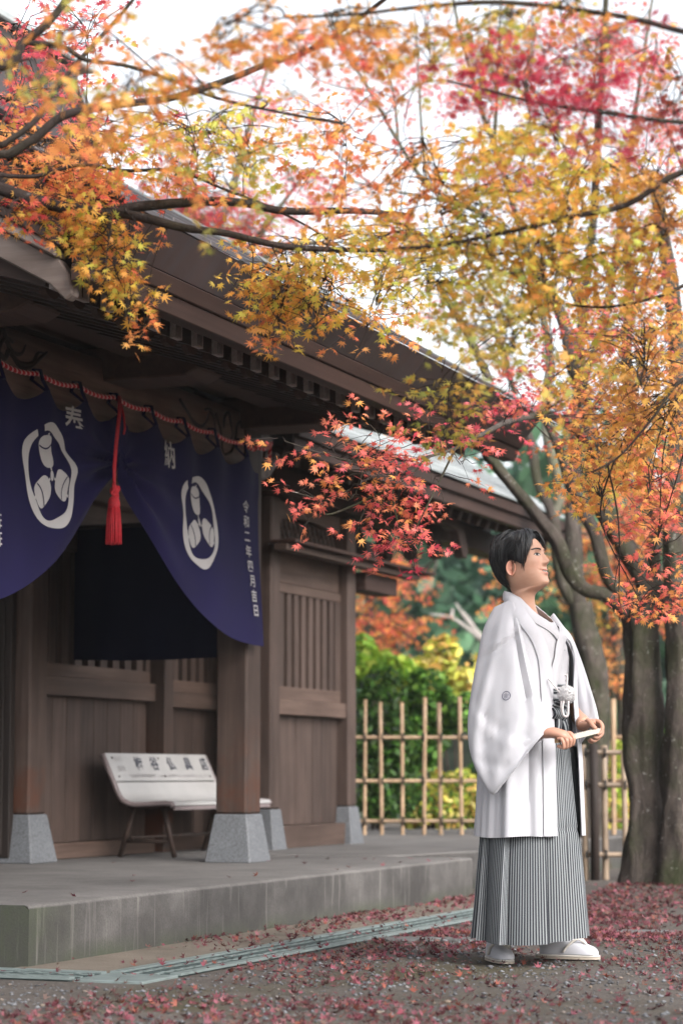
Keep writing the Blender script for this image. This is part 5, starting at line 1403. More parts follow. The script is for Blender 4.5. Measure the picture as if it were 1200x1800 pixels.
def skin_mat():
    m, n, l, b = new_mat('skin')
    at_ = n.new('ShaderNodeAttribute'); at_.attribute_name = 'Col'
    v = coords(n, l)
    f = noise(n, l, v, 60, 4, 0.6)
    c = mixc(n, l, ramp(n, l, f, [(0.4, 0.0), (0.7, 0.18)]), at_.outputs['Color'], (0.36, 0.14, 0.09))
    l.new(c, b.inputs['Base Color']); b.inputs['Roughness'].default_value = 0.48
    b.inputs['Subsurface Weight'].default_value = 0.12; b.inputs['Subsurface Radius'].default_value = (0.010, 0.004, 0.002); b.inputs['Subsurface Scale'].default_value = 0.6
    b.inputs['Specular IOR Level'].default_value = 0.4
    bump(n, l, b, noise(n, l, v, 400, 2, 0.5), 0.06, 0.001)
    return m
M_SKIN = skin_mat()
TB = [ # z, front x, back x, half width
 (0.135, 0.000, -0.012, 0.004), (0.1325, 0.030, -0.042, 0.030), (0.124, 0.052, -0.064, 0.048), (0.108, 0.072, -0.082, 0.062), (0.085, 0.0865, -0.095, 0.071), (0.060, 0.0940, -0.100, 0.075), (0.040, 0.0950, -0.100, 0.0755),
 (0.020, 0.0925, -0.098, 0.0740), (0.000, 0.0925, -0.093, 0.0725), (-0.020, 0.0940, -0.086, 0.0700), (-0.040, 0.0950, -0.078, 0.0655), (-0.055, 0.0935, -0.073, 0.0605), (-0.068, 0.0930, -0.070, 0.0545), (-0.080, 0.0915, -0.068, 0.0480), (-0.088, 0.0850, -0.067, 0.0440),
 (-0.094, 0.0700, -0.067, 0.0455), (-0.099, 0.0500, -0.067, 0.0480), (-0.105, 0.0310, -0.068, 0.0480), (-0.118, 0.0170, -0.070, 0.0480), (-0.145, 0.0120, -0.073, 0.0500), (-0.175, 0.0180, -0.080, 0.0570), (-0.20, 0.026, -0.090, 0.076), (-0.225, 0.045, -0.105, 0.125), (-0.26, 0.075, -0.115, 0.175), (-0.36, 0.10, -0.115, 0.185), (-0.55, 0.10, -0.10, 0.15), (-0.70, 0.10, -0.11, 0.16)]
TBa = np.array(TB)[::-1]
def head_row(z):
    return [np.interp(z, TBa[:, 0], TBa[:, k]) for k in (1, 2, 3)]
def head_base(t, z, grow=0.0):
    xf, xb, w_ = head_row(z)
    xc = 0.0 * xf + (xb + xf) * 0.5 * (0.25 if z > -0.09 else 1.0)
    c, s = math.cos(t), math.sin(t)
    e = 0.80 if z > -0.095 else 1.0
    cx = math.copysign(abs(c) ** e, c); sy = math.copysign(abs(s) ** 0.92, s)
    return Vector((xc + ((xf - xc) if c > 0 else (xc - xb)) * cx, w_ * sy, z))
def gs(v, s): return math.exp(-(v / s) ** 2)
ZN, ZM, ZE, ZB = 0.016, 0.0075, 0.0145, 0.0165     # how far nose, mouth, eyes and brows sit above the first layout
def mouth_z(y): return -0.0435 + ZM + 7.0 * y * y
def face(y, z):
    d = 0.0
    ay = abs(y)
    zn = z - ZN
    d += np.interp(zn, [-0.030, -0.026, -0.020, -0.013, -0.004, 0.008, 0.020, 0.032, 0.045], [0, 0.008, 0.0205, 0.0275, 0.0235, 0.0155, 0.0085, 0.003, 0]) * gs(y, np.interp(zn, [-0.03, -0.012, 0.01, 0.03], [0.0135, 0.0115, 0.008, 0.009]))
    d += 0.009 * gs(ay - 0.0135, 0.0065) * gs(zn + 0.018, 0.0065)
    mz = mouth_z(y)
    d += 0.0065 * gs(z - mz - 0.0068, 0.0045) * gs(y, 0.021) - 0.0075 * gs(z - mz, 0.0028) * gs(y, 0.027) + 0.0075 * gs(z - mz + 0.0085, 0.0055) * gs(y, 0.019)
    d -= 0.0045 * gs(ay - 0.031, 0.006) * gs(z + 0.028, 0.012)
    d += 0.0080 * gs(y, 0.022) * gs(z + 0.078, 0.012)
    d += 0.0055 * gs(ay - 0.026, 0.020) * gs(z - 0.041 - ZB, 0.0085) - 0.0025 * gs(y, 0.01) * gs(z - 0.028 - ZE, 0.008)
    d -= 0.0095 * gs(ay - 0.031, 0.015) * gs(z - 0.021 - ZE, 0.0095)
    d += 0.0060 * gs(ay - 0.031, 0.011) * gs(z - 0.0205 - ZE, 0.0055)
    d += 0.0060 * gs(ay - 0.044, 0.018) * gs(z - 0.006, 0.017)
    return d
HO = mp(919.5, 999, 0.0)                       # between the ears
HP = rad(-11)
def head_w(p):
    """head frame -> relative to the man; the neck and trunk keep upright and square to the body"""
    p = Vector(p)
    k = max(0.0, min(1.0, (p.z + 0.19) / 0.10)); k = k * k * (3 - 2 * k)
    a = HP * k
    x, z = p.x * math.cos(a) - p.z * math.sin(a) * -1 * -1, p.x * -math.sin(a) + p.z * math.cos(a)
    x = p.x * math.cos(a) + p.z * math.sin(a)
    yaw = BY + (HY - BY) * k
    off = Vector((0.010, 0, 0)) * (1 - k)
    q = Vector((math.cos(yaw) * x - math.sin(yaw) * p.y, math.sin(yaw) * x + math.cos(yaw) * p.y, z))
    return HO + q + Vector((0.028, 0, 0)) * (1 - k)
body = MB(); bcol = []
zs = list(np.linspace(0.1349, 0.10, 9)) + list(np.linspace(0.096, -0.088, 62)) + [-0.0905, -0.0925, -0.095, -0.098, -0.102, -0.107, -0.115, -0.125, -0.14, -0.155, -0.17, -0.185, -0.20, -0.215, -0.235, -0.26, -0.30, -0.36, -0.45, -0.55, -0.70]
ts = []
for i in range(96):
    q = i / 96 * 2 - 1
    ts.append(math.pi * (0.55 * q + 0.45 * q ** 3))
SK = (0.45, 0.262, 0.186)
rows_ = []
for z in zs:
    r = []
    for t in ts:
        p = head_base(t, z)
        col = list(SK)
        if math.cos(t) > 0 and z > -0.092 and z < 0.09:
            k = min(1.0, math.cos(t) * 2.2)
            p.x += face(p.y, z) * k
            mz = mouth_z(p.y)
            lip = (gs(z - mz - 0.0055, 0.0042) + gs(z - mz + 0.0075, 0.005)) * gs(p.y, 0.0215)
            lip = min(1, lip) * k
            for c_, tgt in enumerate((0.52, 0.215, 0.185)): col[c_] += (tgt - col[c_]) * lip
            ck = 0.30 * gs(abs(p.y) - 0.045, 0.022) * gs(z + 0.008, 0.02) + 0.25 * gs(p.y, 0.02) * gs(z + 0.012, 0.014)
            for c_, tgt in enumerate((0.50, 0.23, 0.16)): col[c_] += (tgt - col[c_]) * ck
        r.append(head_w(p)); bcol.append(col)
    rows_.append(r)
body.grid(rows_, closed=True)
topc = len(body.v)
# ears
def ear(sg):
    P = []
    for k, (s, h) in enumerate(((1.0, -0.010), (1.02, 0.004), (0.98, 0.0095), (0.86, 0.0075), (0.74, 0.0015), (0.45, -0.003), (0.12, -0.005))):
        r = []
        for i in range(26):
            a = 2 * math.pi * i / 26
            lobe = 1.0 - 0.30 * max(0, -math.sin(a)) ** 2
            x = -0.016 + 0.0175 * s * math.cos(a) * lobe + (0.003 if k > 3 else 0); z = -0.004 + 0.0315 * s * math.sin(a) - (0.004 if k > 3 else 0)
            tilt = -0.22
            xx, zz = x * math.cos(tilt) - z * math.sin(tilt), x * math.sin(tilt) + z * math.cos(tilt)
            back = max(0.0, -math.cos(a)) * 0.012 * (1 if k else 0)
            r.append(head_w((xx, sg * (0.0725 + h + back), zz))); bcol.append((0.56, 0.28, 0.20) if k < 4 else (0.46, 0.20, 0.14))
        P.append(r)
    body.grid(P, closed=True)
ear(-1); ear(1)
# arms under the sleeves, then the hands
def tubec(pts, rr, n=10, sq=1.0, c=SK):
    k = len(body.v); body.tube(pts, rr, n, squash=sq); bcol.extend([c] * (len(body.v) - k))
HANDC = (0.38, 0.205, 0.145)
def sm(pts, n=4):
    pts = [Vector(p) for p in pts]; m = len(pts); out = []
    for i in range(m - 1):
        p0, p1, p2, p3 = (pts[max(0, min(m - 1, i + q))] for q in (-1, 0, 1, 2))
        for k in range(n):
            t = k / n
            out.append(0.5 * ((2 * p1) + (p2 - p0) * t + (2 * p0 - 5 * p1 + 4 * p2 - p3) * t * t + (3 * p1 - p0 - 3 * p2 + p3) * t ** 3))
    out.append(pts[-1]); return out
def finger(pts, r0=0.0088, r1=0.0062):
    p = sm(pts, 4); m = len(p)
    rr = [r0 + (r1 - r0) * i / (m - 1) for i in range(m)]
    for i in range(m):                                     # knuckles
        if i % 4 == 0 and 0 < i < m - 1: rr[i] *= 1.09
    rr[-1] *= 0.55
    p.append(p[-1] + (p[-1] - p[-2]).normalized() * 0.003); rr.append(0.0015)
    tubec(p, rr, 10, 0.95, HANDC)
RW = mp(957, 1289, -0.285); RK = mp(986, 1287, -0.30)
LW = mp(1025, 1274, -0.12)
tubec(sm([bl(0.0, -0.12, 1.33), bl(0.0, -0.20, 1.08), mp(924, 1268, -0.215), RW]), [0.042] * 4 + [0.038] * 4 + [0.033] * 4 + [0.027], 12)
tubec(sm([bl(0.0, 0.12, 1.33), bl(0.03, 0.22, 1.08), mp(1018, 1262, 0.0), LW]), [0.042] * 4 + [0.038] * 4 + [0.032] * 4 + [0.026], 12)
# right hand: a fist round the fan's handle, back of the hand to the viewer
fa = (mp(1052, 1284, -0.17) - mp(992, 1299, -0.295)); FL = fa.length; fa.normalize()
fo = mp(992, 1299, -0.295)
up = Vector((0, 0, 1)); up = (up - fa * up.dot(fa)).normalized(); vw = fa.cross(up).normalized()
if vw.y > 0: vw = -vw                                        # towards the viewer
def fs(s, u, v): return fo + fa * s + up * u + vw * v
palm = sm([RW - (RK - RW).normalized() * 0.012, RW, RW.lerp(fs(-0.022, 0.018, 0.008), 0.5) + up * 0.006, fs(-0.016, 0.016, 0.012), fs(-0.004, 0.006, 0.010)], 4)
k0 = len(body.v)
pr = [0.026, 0.0265, 0.0275, 0.029, 0.0305, 0.0315, 0.032, 0.032, 0.032, 0.0315, 0.031, 0.0305, 0.030, 0.029, 0.027, 0.023, 0.016][:len(palm)]
body.tube(palm, pr, 16, squash=0.70); bcol.extend([HANDC] * (len(body.v) - k0))
for j, s in enumerate((0.012, -0.007, -0.025, -0.041)):
    ln = (1.0, 1.06, 1.0, 0.84)[j]
    finger([fs(s - 0.004, 0.020 - 0.004 * j, 0.004), fs(s, 0.019 - 0.004 * j, 0.022), fs(s + 0.001, 0.000 - 0.003 * j, 0.034 * ln), fs(s + 0.001, -0.022 * ln - 0.003 * j, 0.026), fs(s, -0.028 * ln, 0.008), fs(s, -0.020, -0.004)], 0.0104 - 0.0006 * j, 0.0078)
finger([fs(-0.018, 0.016, -0.012), fs(0.002, 0.017, -0.010), fs(0.020, 0.013, 0.004), fs(0.034, 0.009, 0.010)], 0.0115, 0.0085)
# left hand: pinching the tip of the fan between thumb and bent fingers
LH = lambda px, py, d: mp(px, py, d)
palm = sm([LW + (LW - LH(1035, 1270, -0.14)) * 0.5, LW, LH(1034, 1272, -0.135), LH(1042, 1270, -0.145), LH(1048, 1270, -0.15)], 4)
k0 = len(body.v)
body.tube(palm, [0.025, 0.0255, 0.026, 0.0265, 0.027, 0.0275, 0.028, 0.028, 0.028, 0.0275, 0.027, 0.026, 0.025, 0.0235, 0.022, 0.019, 0.013], 16, squash=0.62); bcol.extend([HANDC] * (len(body.v) - k0))
finger([LH(1045, 1266, -0.15), LH(1054, 1270, -0.165), LH(1058, 1279, -0.175), LH(1054, 1288, -0.18), LH(1047, 1290, -0.185)], 0.0098, 0.0075)
finger([LH(1046, 1272, -0.135), LH(1056, 1277, -0.145), LH(1057, 1289, -0.155), LH(1050, 1296, -0.165), LH(1042, 1295, -0.172)], 0.0100, 0.0078)
finger([LH(1043, 1276, -0.12), LH(1052, 1283, -0.125), LH(1052, 1295, -0.14), LH(1044, 1302, -0.155), LH(1036, 1299, -0.165)], 0.0096, 0.0076)
finger([LH(1040, 1280, -0.11), LH(1047, 1288, -0.112), LH(1046, 1299, -0.13), LH(1039, 1304, -0.145), LH(1033, 1301, -0.155)], 0.0086, 0.007)
finger([LH(1031, 1266, -0.145), LH(1037, 1270, -0.165), LH(1042, 1277, -0.18), LH(1047, 1281, -0.19)], 0.0118, 0.0088)
bo = body.build('body', M_SKIN, man)
ca = bo.data.attributes.new('Col', 'FLOAT_COLOR', 'POINT')
c4 = np.ones((len(body.v), 4), dtype=np.float32); c4[:, :3] = np.array(bcol); ca.data.foreach_set('color', c4.ravel())
bo.modifiers.new('sub', 'SUBSURF').render_levels = 1; bo.modifiers['sub'].levels = 1
# face details set on the skin
def fp(y, z, e=0.0008):
    xf, xb, w_ = head_row(z)
    # invert the outline for this y
    lo, hi = 0.0, math.pi / 2
    for _ in range(30):
        mid = (lo + hi) / 2
        if head_base(mid, z).y < abs(y): lo = mid
        else: hi = mid
    p = head_base(lo, z); k = min(1.0, math.cos(lo) * 2.2)
    return head_w((p.x + face(y, z) * k + e, y, z))
M_EYE = plain('eye_white', (0.62, 0.58, 0.55), 0.25, var=0.02)
M_IRIS = plain('dark_iris', (0.02, 0.012, 0.009), 0.15, var=0.1)
M_LASH = plain('black_lash', (0.012, 0.010, 0.010), 0.7, var=0.1)
M_TEETH = plain('teeth', (0.70, 0.67, 0.62), 0.3, var=0.02)
M_MOUTH = plain('mouth_shadow', (0.12, 0.035, 0.03), 0.6, var=0.1)
for sg in (-1, 1):
    def eyp(u, v):   # u -1..1 inner->outer, v 0 lower 1 upper
        y = 0.031 + 0.0145 * u; z = 0.0195 + ZE + 0.0012 * u
        h = max(0.0, 1 - u * u) ** 0.7
        return y * sg, z + (-0.0034 + 0.0092 * v) * h
    MB().grid([[fp(*eyp(u, v), 0.0012) for v in np.linspace(0, 1, 5)] for u in np.linspace(-1, 1, 13)]).build('eye', M_EYE, man)
    MB().grid([[fp(*eyp(0.12 + 0.40 * s, v), 0.0019) for v in np.linspace(0.02, 1, 5)] for s in np.linspace(-1, 1, 7)]).build('iris', M_IRIS, man)
    MB().tube([fp(*eyp(u, 1.08), 0.0016) for u in np.linspace(-1, 1.15, 12)], [0.0006 + 0.0016 * math.sin(math.pi * min(1, 0.25 + 0.6 * i / 11)) for i in range(12)], 5).build('eyelash', M_LASH, man)
    MB().tube([fp(*eyp(u, -0.05), 0.001) for u in np.linspace(-0.8, 1, 9)], 0.0005, 4).build('eyelash', M_LASH, man)
    eb = MB()
    for i in range(44):
        u = i / 43
        y = (0.0135 + 0.037 * u); z = 0.0380 + ZB + 0.0062 * u - 0.0085 * max(0, u - 0.6) ** 1.3 * 2.2
        w_ = 0.0046 * (1 - 0.60 * u)
        for q in (-0.7, 0, 0.7):
            eb.tube([fp(sg * y, z + w_ * q, 0.0012), fp(sg * (y + 0.006), z + w_ * q * 0.5 + 0.0014, 0.0020)], [0.00085, 0.0003], 3, cap=False)
    eb.build('eyebrow', M_LASH, man)
MB().grid([[fp(y, mouth_z(y) + dz, 0.0022) for dz in np.linspace(-0.0030, 0.0032, 4)] for y in np.linspace(-0.0215, 0.0215, 15)]).build('mouth', M_MOUTH, man)
MB().grid([[fp(y, mouth_z(y) + 0.0003 + dz * (1 - (y / 0.0205) ** 2) ** 0.5, 0.0031) for dz in np.linspace(-0.0013, 0.0026, 4)] for y in np.linspace(-0.0175, 0.0175, 13)]).build('teeth', M_TEETH, man)

# hair: an under-layer and many combed locks
def hair_mat():
    m, n, l, b = new_mat('black_hair')
    g = n.new('ShaderNodeNewGeometry')
    l.new(ramp(n, l, g.outputs['Random Per Island'], [(0.0, (0.0022, 0.0023, 0.0028)), (0.6, (0.007, 0.0073, 0.0088)), (1.0, (0.020, 0.020, 0.023))]), b.inputs['Base Color'])
    l.new(ramp(n, l, g.outputs['Random Per Island'], [(0.0, 0.32), (0.5, 0.5), (1.0, 0.38)]), b.inputs['Roughness'])
    b.inputs['Specular IOR Level'].default_value = 0.5
    return m
M_HAIR = hair_mat()
def zlow(t):
    a = abs(math.degrees(t))
    return float(np.interp(a, [0, 20, 36, 48, 56, 63, 69, 75, 84, 96, 108, 125, 150, 180], [0.106, 0.102, 0.088, 0.064, 0.044, 0.026, 0.006, -0.014, 0.004, 0.024, -0.012, -0.048, -0.070, -0.076]))
def hthick(t, s):
    """s 0 at the lower edge, 1 at the crown"""
    a = abs(math.degrees(t))
    base = np.interp(a, [0, 40, 80, 110, 150, 180], [0.018, 0.017, 0.020, 0.024, 0.026, 0.026])
    return base * (np.interp(s, [0, 0.15, 0.5, 1], [0.25, 0.8, 1.05, 0.75]))
def hsurf(t, s, ex=0.0):
    z0 = zlow(t)
    z = z0 + (0.1345 - z0) * (1 - (1 - s) ** 1.6)
    p = head_base(t, z); c = Vector((-0.005, 0, 0.035))
    d = (p - c).normalized()
    return p + d * (hthick(t, s) + ex)
cap = [[head_w(hsurf(t, s, -0.004)) for t in [math.pi * (i / 32 - 1) for i in range(64)]] for s in np.linspace(0.07, 1, 22)]
hair = MB().grid(cap, closed=True).build('hair', M_HAIR, man)
lk = MB()
hr = random.Random(4)
for c_ in range(190):
    ct = hr.uniform(-math.pi, math.pi)
    cs1 = hr.random() ** 1.4 * 0.6
    cs0 = min(0.97, cs1 + hr.uniform(0.30, 0.60))
    front = abs(ct) < 1.0
    swp = (0.55 if ct < 0 else 0.75) * hr.uniform(.7, 1.3)
    sgn = -1 if ct < 0 else 1
    clift = hr.random() ** 1.6 * 0.011 - 0.001 + (0.004 if cs1 > .35 else 0)
    ph = hr.uniform(0, 6.28); amp = hr.uniform(0.0, 0.004); wav = hr.uniform(-.10, .10); tail = hr.uniform(0.01, 0.10)
    for q_ in range(9):
        t0 = ct + hr.gauss(0, .045); s1 = cs1 + hr.gauss(0, .03); s0 = cs0 + hr.gauss(0, .03)
        if s1 < 0: s1 = 0.0
        s0 = min(.98, s0)
        pts = []
        for k in range(8):
            q = k / 7
            s_ = s0 + (s1 - s0) * q
            t = t0 - sgn * swp * (1 - q) * (0.55 if abs(ct) < 2.2 else 0.15)
            if front: t = t0 + (1 - q) * 0.5
            t += wav * math.sin(q * 3.0)
            e = clift * math.sin(math.pi * (0.2 + 0.8 * q)) + amp * math.sin(ph + q * 4) * 0.6 + hr.gauss(0, .0008)
            if s1 < 0.10 and k >= 6: s_ -= tail * (0.4 if k == 6 else 1.0); e -= 0.001 * (k - 5)
            pts.append(head_w(hsurf(t, max(-0.05, s_), e)))
        r = hr.uniform(0.0010, 0.0024)
        lk.tube(pts, [r * 0.5, r, r * 1.1, r, r, r * 0.8, r * 0.5, r * 0.06], 4, squash=0.6, cap=False)
for i in range(70):                                        # loose hairs standing off the outline
    t = hr.uniform(-math.pi, math.pi); s_ = hr.uniform(.1, .8)
    a_ = hsurf(t, s_, 0.002); b_ = hsurf(t + hr.uniform(-.15, .15), max(0, s_ - .12), hr.uniform(.006, .013))
    lk.tube([head_w(a_), head_w(a_.lerp(b_, .5) + (a_ - Vector((0, 0, .03))).normalized() * .003), head_w(b_)], [.0007, .0005, .0002], 3, cap=False)
# fringe falling beside the brow and short sideburn
for i in range(150):
    t0 = hr.uniform(-1.15, -0.55); end = hr.uniform(0.0, 1.0)
    p0 = hsurf(t0 + 0.35, hr.uniform(0.3, 0.5), 0.004); p1 = hsurf(t0 + 0.1, 0.12, 0.005)
    zz = zlow(t0) - hr.uniform(0.004, 0.020); q = head_base(t0 - 0.06, zz); p2 = q + (q - Vector((0, 0, q.z))).normalized() * hr.uniform(0.002, 0.006)
    r = hr.uniform(0.0011, 0.0022)
    lk.tube([head_w(p0), head_w(p0.lerp(p1, .5) + Vector((.002, 0, .004))), head_w(p1), head_w(p2)], [r, r, r * .8, r * .1], 4, squash=.6, cap=False)
for i in range(90):
    t0 = hr.uniform(0.15, 0.75)
    p0 = hsurf(t0 - 0.3, hr.uniform(0.3, 0.55), 0.006); p1 = hsurf(t0, 0.10, 0.014)
    p2 = head_base(t0 + 0.12, 0.062 + hr.uniform(-0.012, 0.02)); p2 = p2 + Vector((hr.uniform(.008, .016), 0.004, 0))
    r = hr.uniform(0.0012, 0.0024)
    lk.tube([head_w(p0), head_w(p0.lerp(p1, .5) + Vector((.004, 0, .006))), head_w(p1), head_w(p2)], [r, r, r * .8, r * .1], 4, squash=.6, cap=False)
lk.build('locks', M_HAIR, hair)

# ---- clothes
def white_cloth(name, c=(0.405, 0.402, 0.432)):
    m, n, l, b = new_mat(name)
    v = coords(n, l)
    g = noise(n, l, coords(n, l, (1, 1, 0.35)), 420, 2, 0.5); f = noise(n, l, v, 5, 4, 0.5)
    l.new(ramp(n, l, f, [(0.3, tuple(x * .97 for x in c)), (0.7, c)]), b.inputs['Base Color'])
    b.inputs['Roughness'].default_value = 0.72; b.inputs['Sheen Weight'].default_value = 0.2; b.inputs['Specular IOR Level'].default_value = 0.25
    ad = n.new('ShaderNodeMath'); ad.operation = 'ADD'
    l.new(g, ad.inputs[0]); l.new(noise(n, l, coords(n, l, (1, 1, .4)), 22, 3, .5), ad.inputs[1])
    bump(n, l, b, ad.outputs[0], 0.10, 0.004)
    return m
M_HAORI = white_cloth('white_silk')
M_KIMONO = white_cloth('white_kimono', (0.40, 0.397, 0.422))
def stripe_mat(name, pitch_uv=True, dark=(0.012, 0.014, 0.020), light=(0.23, 0.245, 0.255), axis=0):
    m, n, l, b = new_mat(name)
    at_ = n.new('ShaderNodeAttribute'); at_.attribute_name = 'stripe'
    fr = n.new('ShaderNodeMath'); fr.operation = 'FRACT'; l.new(at_.outputs['Fac'], fr.inputs[0])
    c = ramp(n, l, fr.outputs[0], [(0.0, dark), (0.52, dark), (0.60, light), (0.92, light), (1.0, dark)])
    l.new(c, b.inputs['Base Color']); b.inputs['Roughness'].default_value = 0.6; b.inputs['Specular IOR Level'].default_value = 0.3
    bump(n, l, b, noise(n, l, coords(n, l), 300, 2, .5), 0.1, 0.003)
    return m
M_STRIPE = stripe_mat('striped_hakama_cloth')
def set_attr(o, name, vals):
    a = o.data.attributes.new(name, 'FLOAT', 'POINT'); a.data.foreach_set('value', np.array(vals, dtype=np.float32))

# hakama: flat panels that overlap in knife pleats
HN = 260
def hk(t, z):
    q = max(0.0, (1.0 - z) / 0.94)
    a = 0.150 + 0.076 * q ** 0.9; b_ = 0.165 + 0.078 * q ** 0.8
    return a, b_
pleats = [rad(v) for v in (-118, -84, -38, -14, 6, 26, 52, 84, 130, 175, 230)]
def pl_saw(t):
    k = 0
    tt = t
    ps = sorted(((p + math.pi) % (2 * math.pi)) - math.pi for p in pleats)
    prev = ps[-1] - 2 * math.pi
    for p in ps + [ps[0] + 2 * math.pi]:
        if tt < p: return (tt - prev) / (p - prev), p - prev
        prev = p
    return 0, 1
hz = [1.02, 1.0, 0.97, 0.92, 0.86, 0.80, 0.72, 0.64, 0.58, 0.545, 0.53, 0.515, 0.48, 0.42, 0.34, 0.26, 0.19, 0.15, 0.12, 0.098]
P, sv = [], []
tt = [-math.pi + 2 * math.pi * (i + 0.5) / (HN * 2) for i in range(HN * 2)]
arc = 0; arcs = []
lastp = None
for t in tt:
    a, b_ = hk(t, 0.06); f, w_ = pl_saw(t); kk = 1 + (0.042 * (f - 0.5) - (0.050 * (f - 0.93) / 0.07 if f > 0.93 else 0)) / 0.2; p = Vector((a * math.cos(t), b_ * math.sin(t))) * kk
    if lastp is not None: arc += (p - lastp).length
    lastp = p; arcs.append(arc)
for z in hz:
    r = []
    for i, t in enumerate(tt):
        a, b_ = hk(t, z); q = max(0.0, (1.0 - z) / 0.94)
        f, w_ = pl_saw(t)
        dep = (0.008 + 0.034 * q) * (f ** 1.0 - 0.5)
        if f > 0.93: dep -= (0.008 + 0.042 * q) * (f - 0.93) / 0.07
        split = -0.055 * q * gs(t - rad(20), rad(7)) * max(0, min(1, (0.9 - z) / .5))
        und = 0.006 * q * math.sin(3.1 * t + 2 * z) + 0.003 * mnoise.noise(Vector((t * 3, z * 5, 1)))
        if abs(z - 0.53) < 0.01: und -= 0.004
        k = 1 + (dep + split + und) / 0.2
        hem = 0.012 * math.sin(2 * t + 1.0) * q if z < 0.2 else 0
        r.append(bl(a * k * math.cos(t), b_ * k * math.sin(t), z + hem) + Vector((0.003 - 0.010 * q, 0, 0)))
        sv.append(arcs[i] / 0.0118)
    P.append(r)
hkm = MB().grid(P, closed=True).build('hakama', M_STRIPE, man)
set_attr(hkm, 'stripe', sv)
# belt bands round the waist and the bow knot
bz = [0.985, 1.0, 1.015, 1.03, 1.045, 1.06, 1.075, 1.09, 1.105]
P, sv = [], []
for z in bz:
    r = []
    for i in range(64):
        t = 2 * math.pi * i / 64
        r.append(bl((0.150 + 0.004 * math.sin((z - .985) * 160)) * math.cos(t), 0.168 * math.sin(t), z)); sv.append((z - 0.985) / 0.0135)
    P.append(r)
belt = MB().grid(P, closed=True).build('waist_band', M_STRIPE, man); set_attr(belt, 'stripe', sv)
def knot_piece(p, q, w_, h, n=7, along=False):
    m = MB(); P, sv = [], []
    p, q = Vector(p), Vector(q); d = (q - p).normalized(); out = bl(1, 0, 0); s = d.cross(out).normalized()
    for i in range(n):
        f = i / (n - 1); c = p + (q - p) * f + out * (h * math.sin(math.pi * f))
        r = []
        for k in range(13):
            g_ = k / 12 - 0.5
            r.append(c + s * (w_ * g_) + out * (0.012 * math.cos(math.pi * g_))); sv.append((f * (q - p).length if along else w_ * g_) / 0.0105)
        P.append(r)
    o = m.grid(P).build('bow_knot', M_STRIPE, man, solid=0.006); set_attr(o, 'stripe', sv)
kc = bl(0.163, -0.055, 0.985)
lft = bl(0, 1, 0)
knot_piece(kc - lft * 0.055 + up * 0.002, kc + lft * 0.060 + up * 0.004, 0.040, 0.014, along=True)
knot_piece(kc + lft * 0.012 + Vector((0, 0, 0.026)), kc + lft * 0.020 - Vector((0, 0, 0.024)), 0.034, 0.020)
knot_piece(kc - lft * 0.05 + Vector((0, 0, 0.045)), kc + lft * 0.05 + Vector((0, 0, 0.02)), 0.026, 0.010)
knot_piece(kc + lft * 0.02 + Vector((0, 0, -0.015)), kc + lft * 0.05 + Vector((0, 0, -0.075)), 0.03, 0.004)
knot_piece(kc - lft * 0.01 + Vector((0, 0, -0.015)), kc - lft * 0.02 + Vector((0, 0, -0.075)), 0.03, 0.004)

# kimono chest with crossed collar
def ch(t, z):
    a = np.interp(z, [0.95, 1.08, 1.22, 1.30, 1.35, 1.40, 1.45, 1.50], [0.145, 0.140, 0.142, 0.132, 0.110, 0.082, 0.064, 0.060])
    b_ = np.interp(z, [0.95, 1.08, 1.22, 1.32, 1.37, 1.41, 1.45, 1.50], [0.160, 0.165, 0.180, 0.185, 0.160, 0.108, 0.070, 0.060])
    return a, b_
NKX = 0.006
def far_drop(y, z): return 0.042 * max(0.0, min(1.0, (y - 0.03) / 0.09)) * max(0.0, min(1.0, (z - 1.22) / 0.12))
def chest(t, z, e=0.0):
    a, b_ = ch(t, z)
    yy = (b_ + e) * math.sin(t)
    return bl((a + e) * math.cos(t) + NKX, yy, z - far_drop(yy, z)) + Vector((-0.022, 0, 0)) * max(0, (z - 1.2) / .28)
P = []
for z in [0.98, 1.04, 1.10, 1.16, 1.22, 1.27, 1.31, 1.345, 1.365, 1.39, 1.415, 1.44]:
    P.append([chest(2 * math.pi * i / 72, min(z, float(np.interp(abs((2 * math.pi * i / 72 + math.pi) % (2 * math.pi) - math.pi), [0, .25, .6, 1.1, 1.6, 3.2], [1.352, 1.36, 1.395, 1.43, 1.45, 1.46]))), 0.003 * mnoise.noise(Vector((i * .3, z * 9, 0)))) for i in range(72)])
MB().grid(P, closed=True).build('kimono', M_KIMONO, man, solid=0.003)
def band(name, path, width, mat, e=0.006, parent=None, thick=0.004, surf=chest, wz=None):
    """path of (angle, z) on the chest; a folded collar band along it"""
    A_ = []
    pts = sm([Vector((t, z, 0)) for t, z in path], 6)
    for i, p in enumerate(pts):
        d = (pts[min(i + 1, len(pts) - 1)] - pts[max(i - 1, 0)])
        ra = np.interp(p.y, [1.2, 1.38, 1.46], [0.17, 0.12, 0.065])
        dd = Vector((d.x * ra, d.y)).normalized(); nn = Vector((-dd.y / ra, dd.x))
        if p.y > 1.44: nn = Vector((0, 1))
        if i and Vector((nn.x * ra, nn.y)).dot(Vector((pn.x * ra, pn.y))) < 0: nn = -nn
        pn = nn; sgn = 1
        r = []
        ww = width * (np.interp(p.y, *wz) if wz else 1)
        for k in range(7):
            g_ = (k / 6 - 0.5) * sgn
            r.append(surf(p.x + nn.x * ww * g_, min(1.5, p.y + nn.y * ww * g_), e + 0.006 * math.cos(math.pi * g_)))
        A_.append(r)
    return MB().grid(A_).build(name, mat, parent or man, solid=thick)
R_ = lambda *p: [(rad(a), z) for a, z in p]
band('collar', R_((-180, 1.462), (-130, 1.458), (-90, 1.440), (-58, 1.405), (-32, 1.365), (-8, 1.325), (12, 1.25)), 0.042, M_KIMONO, 0.005)
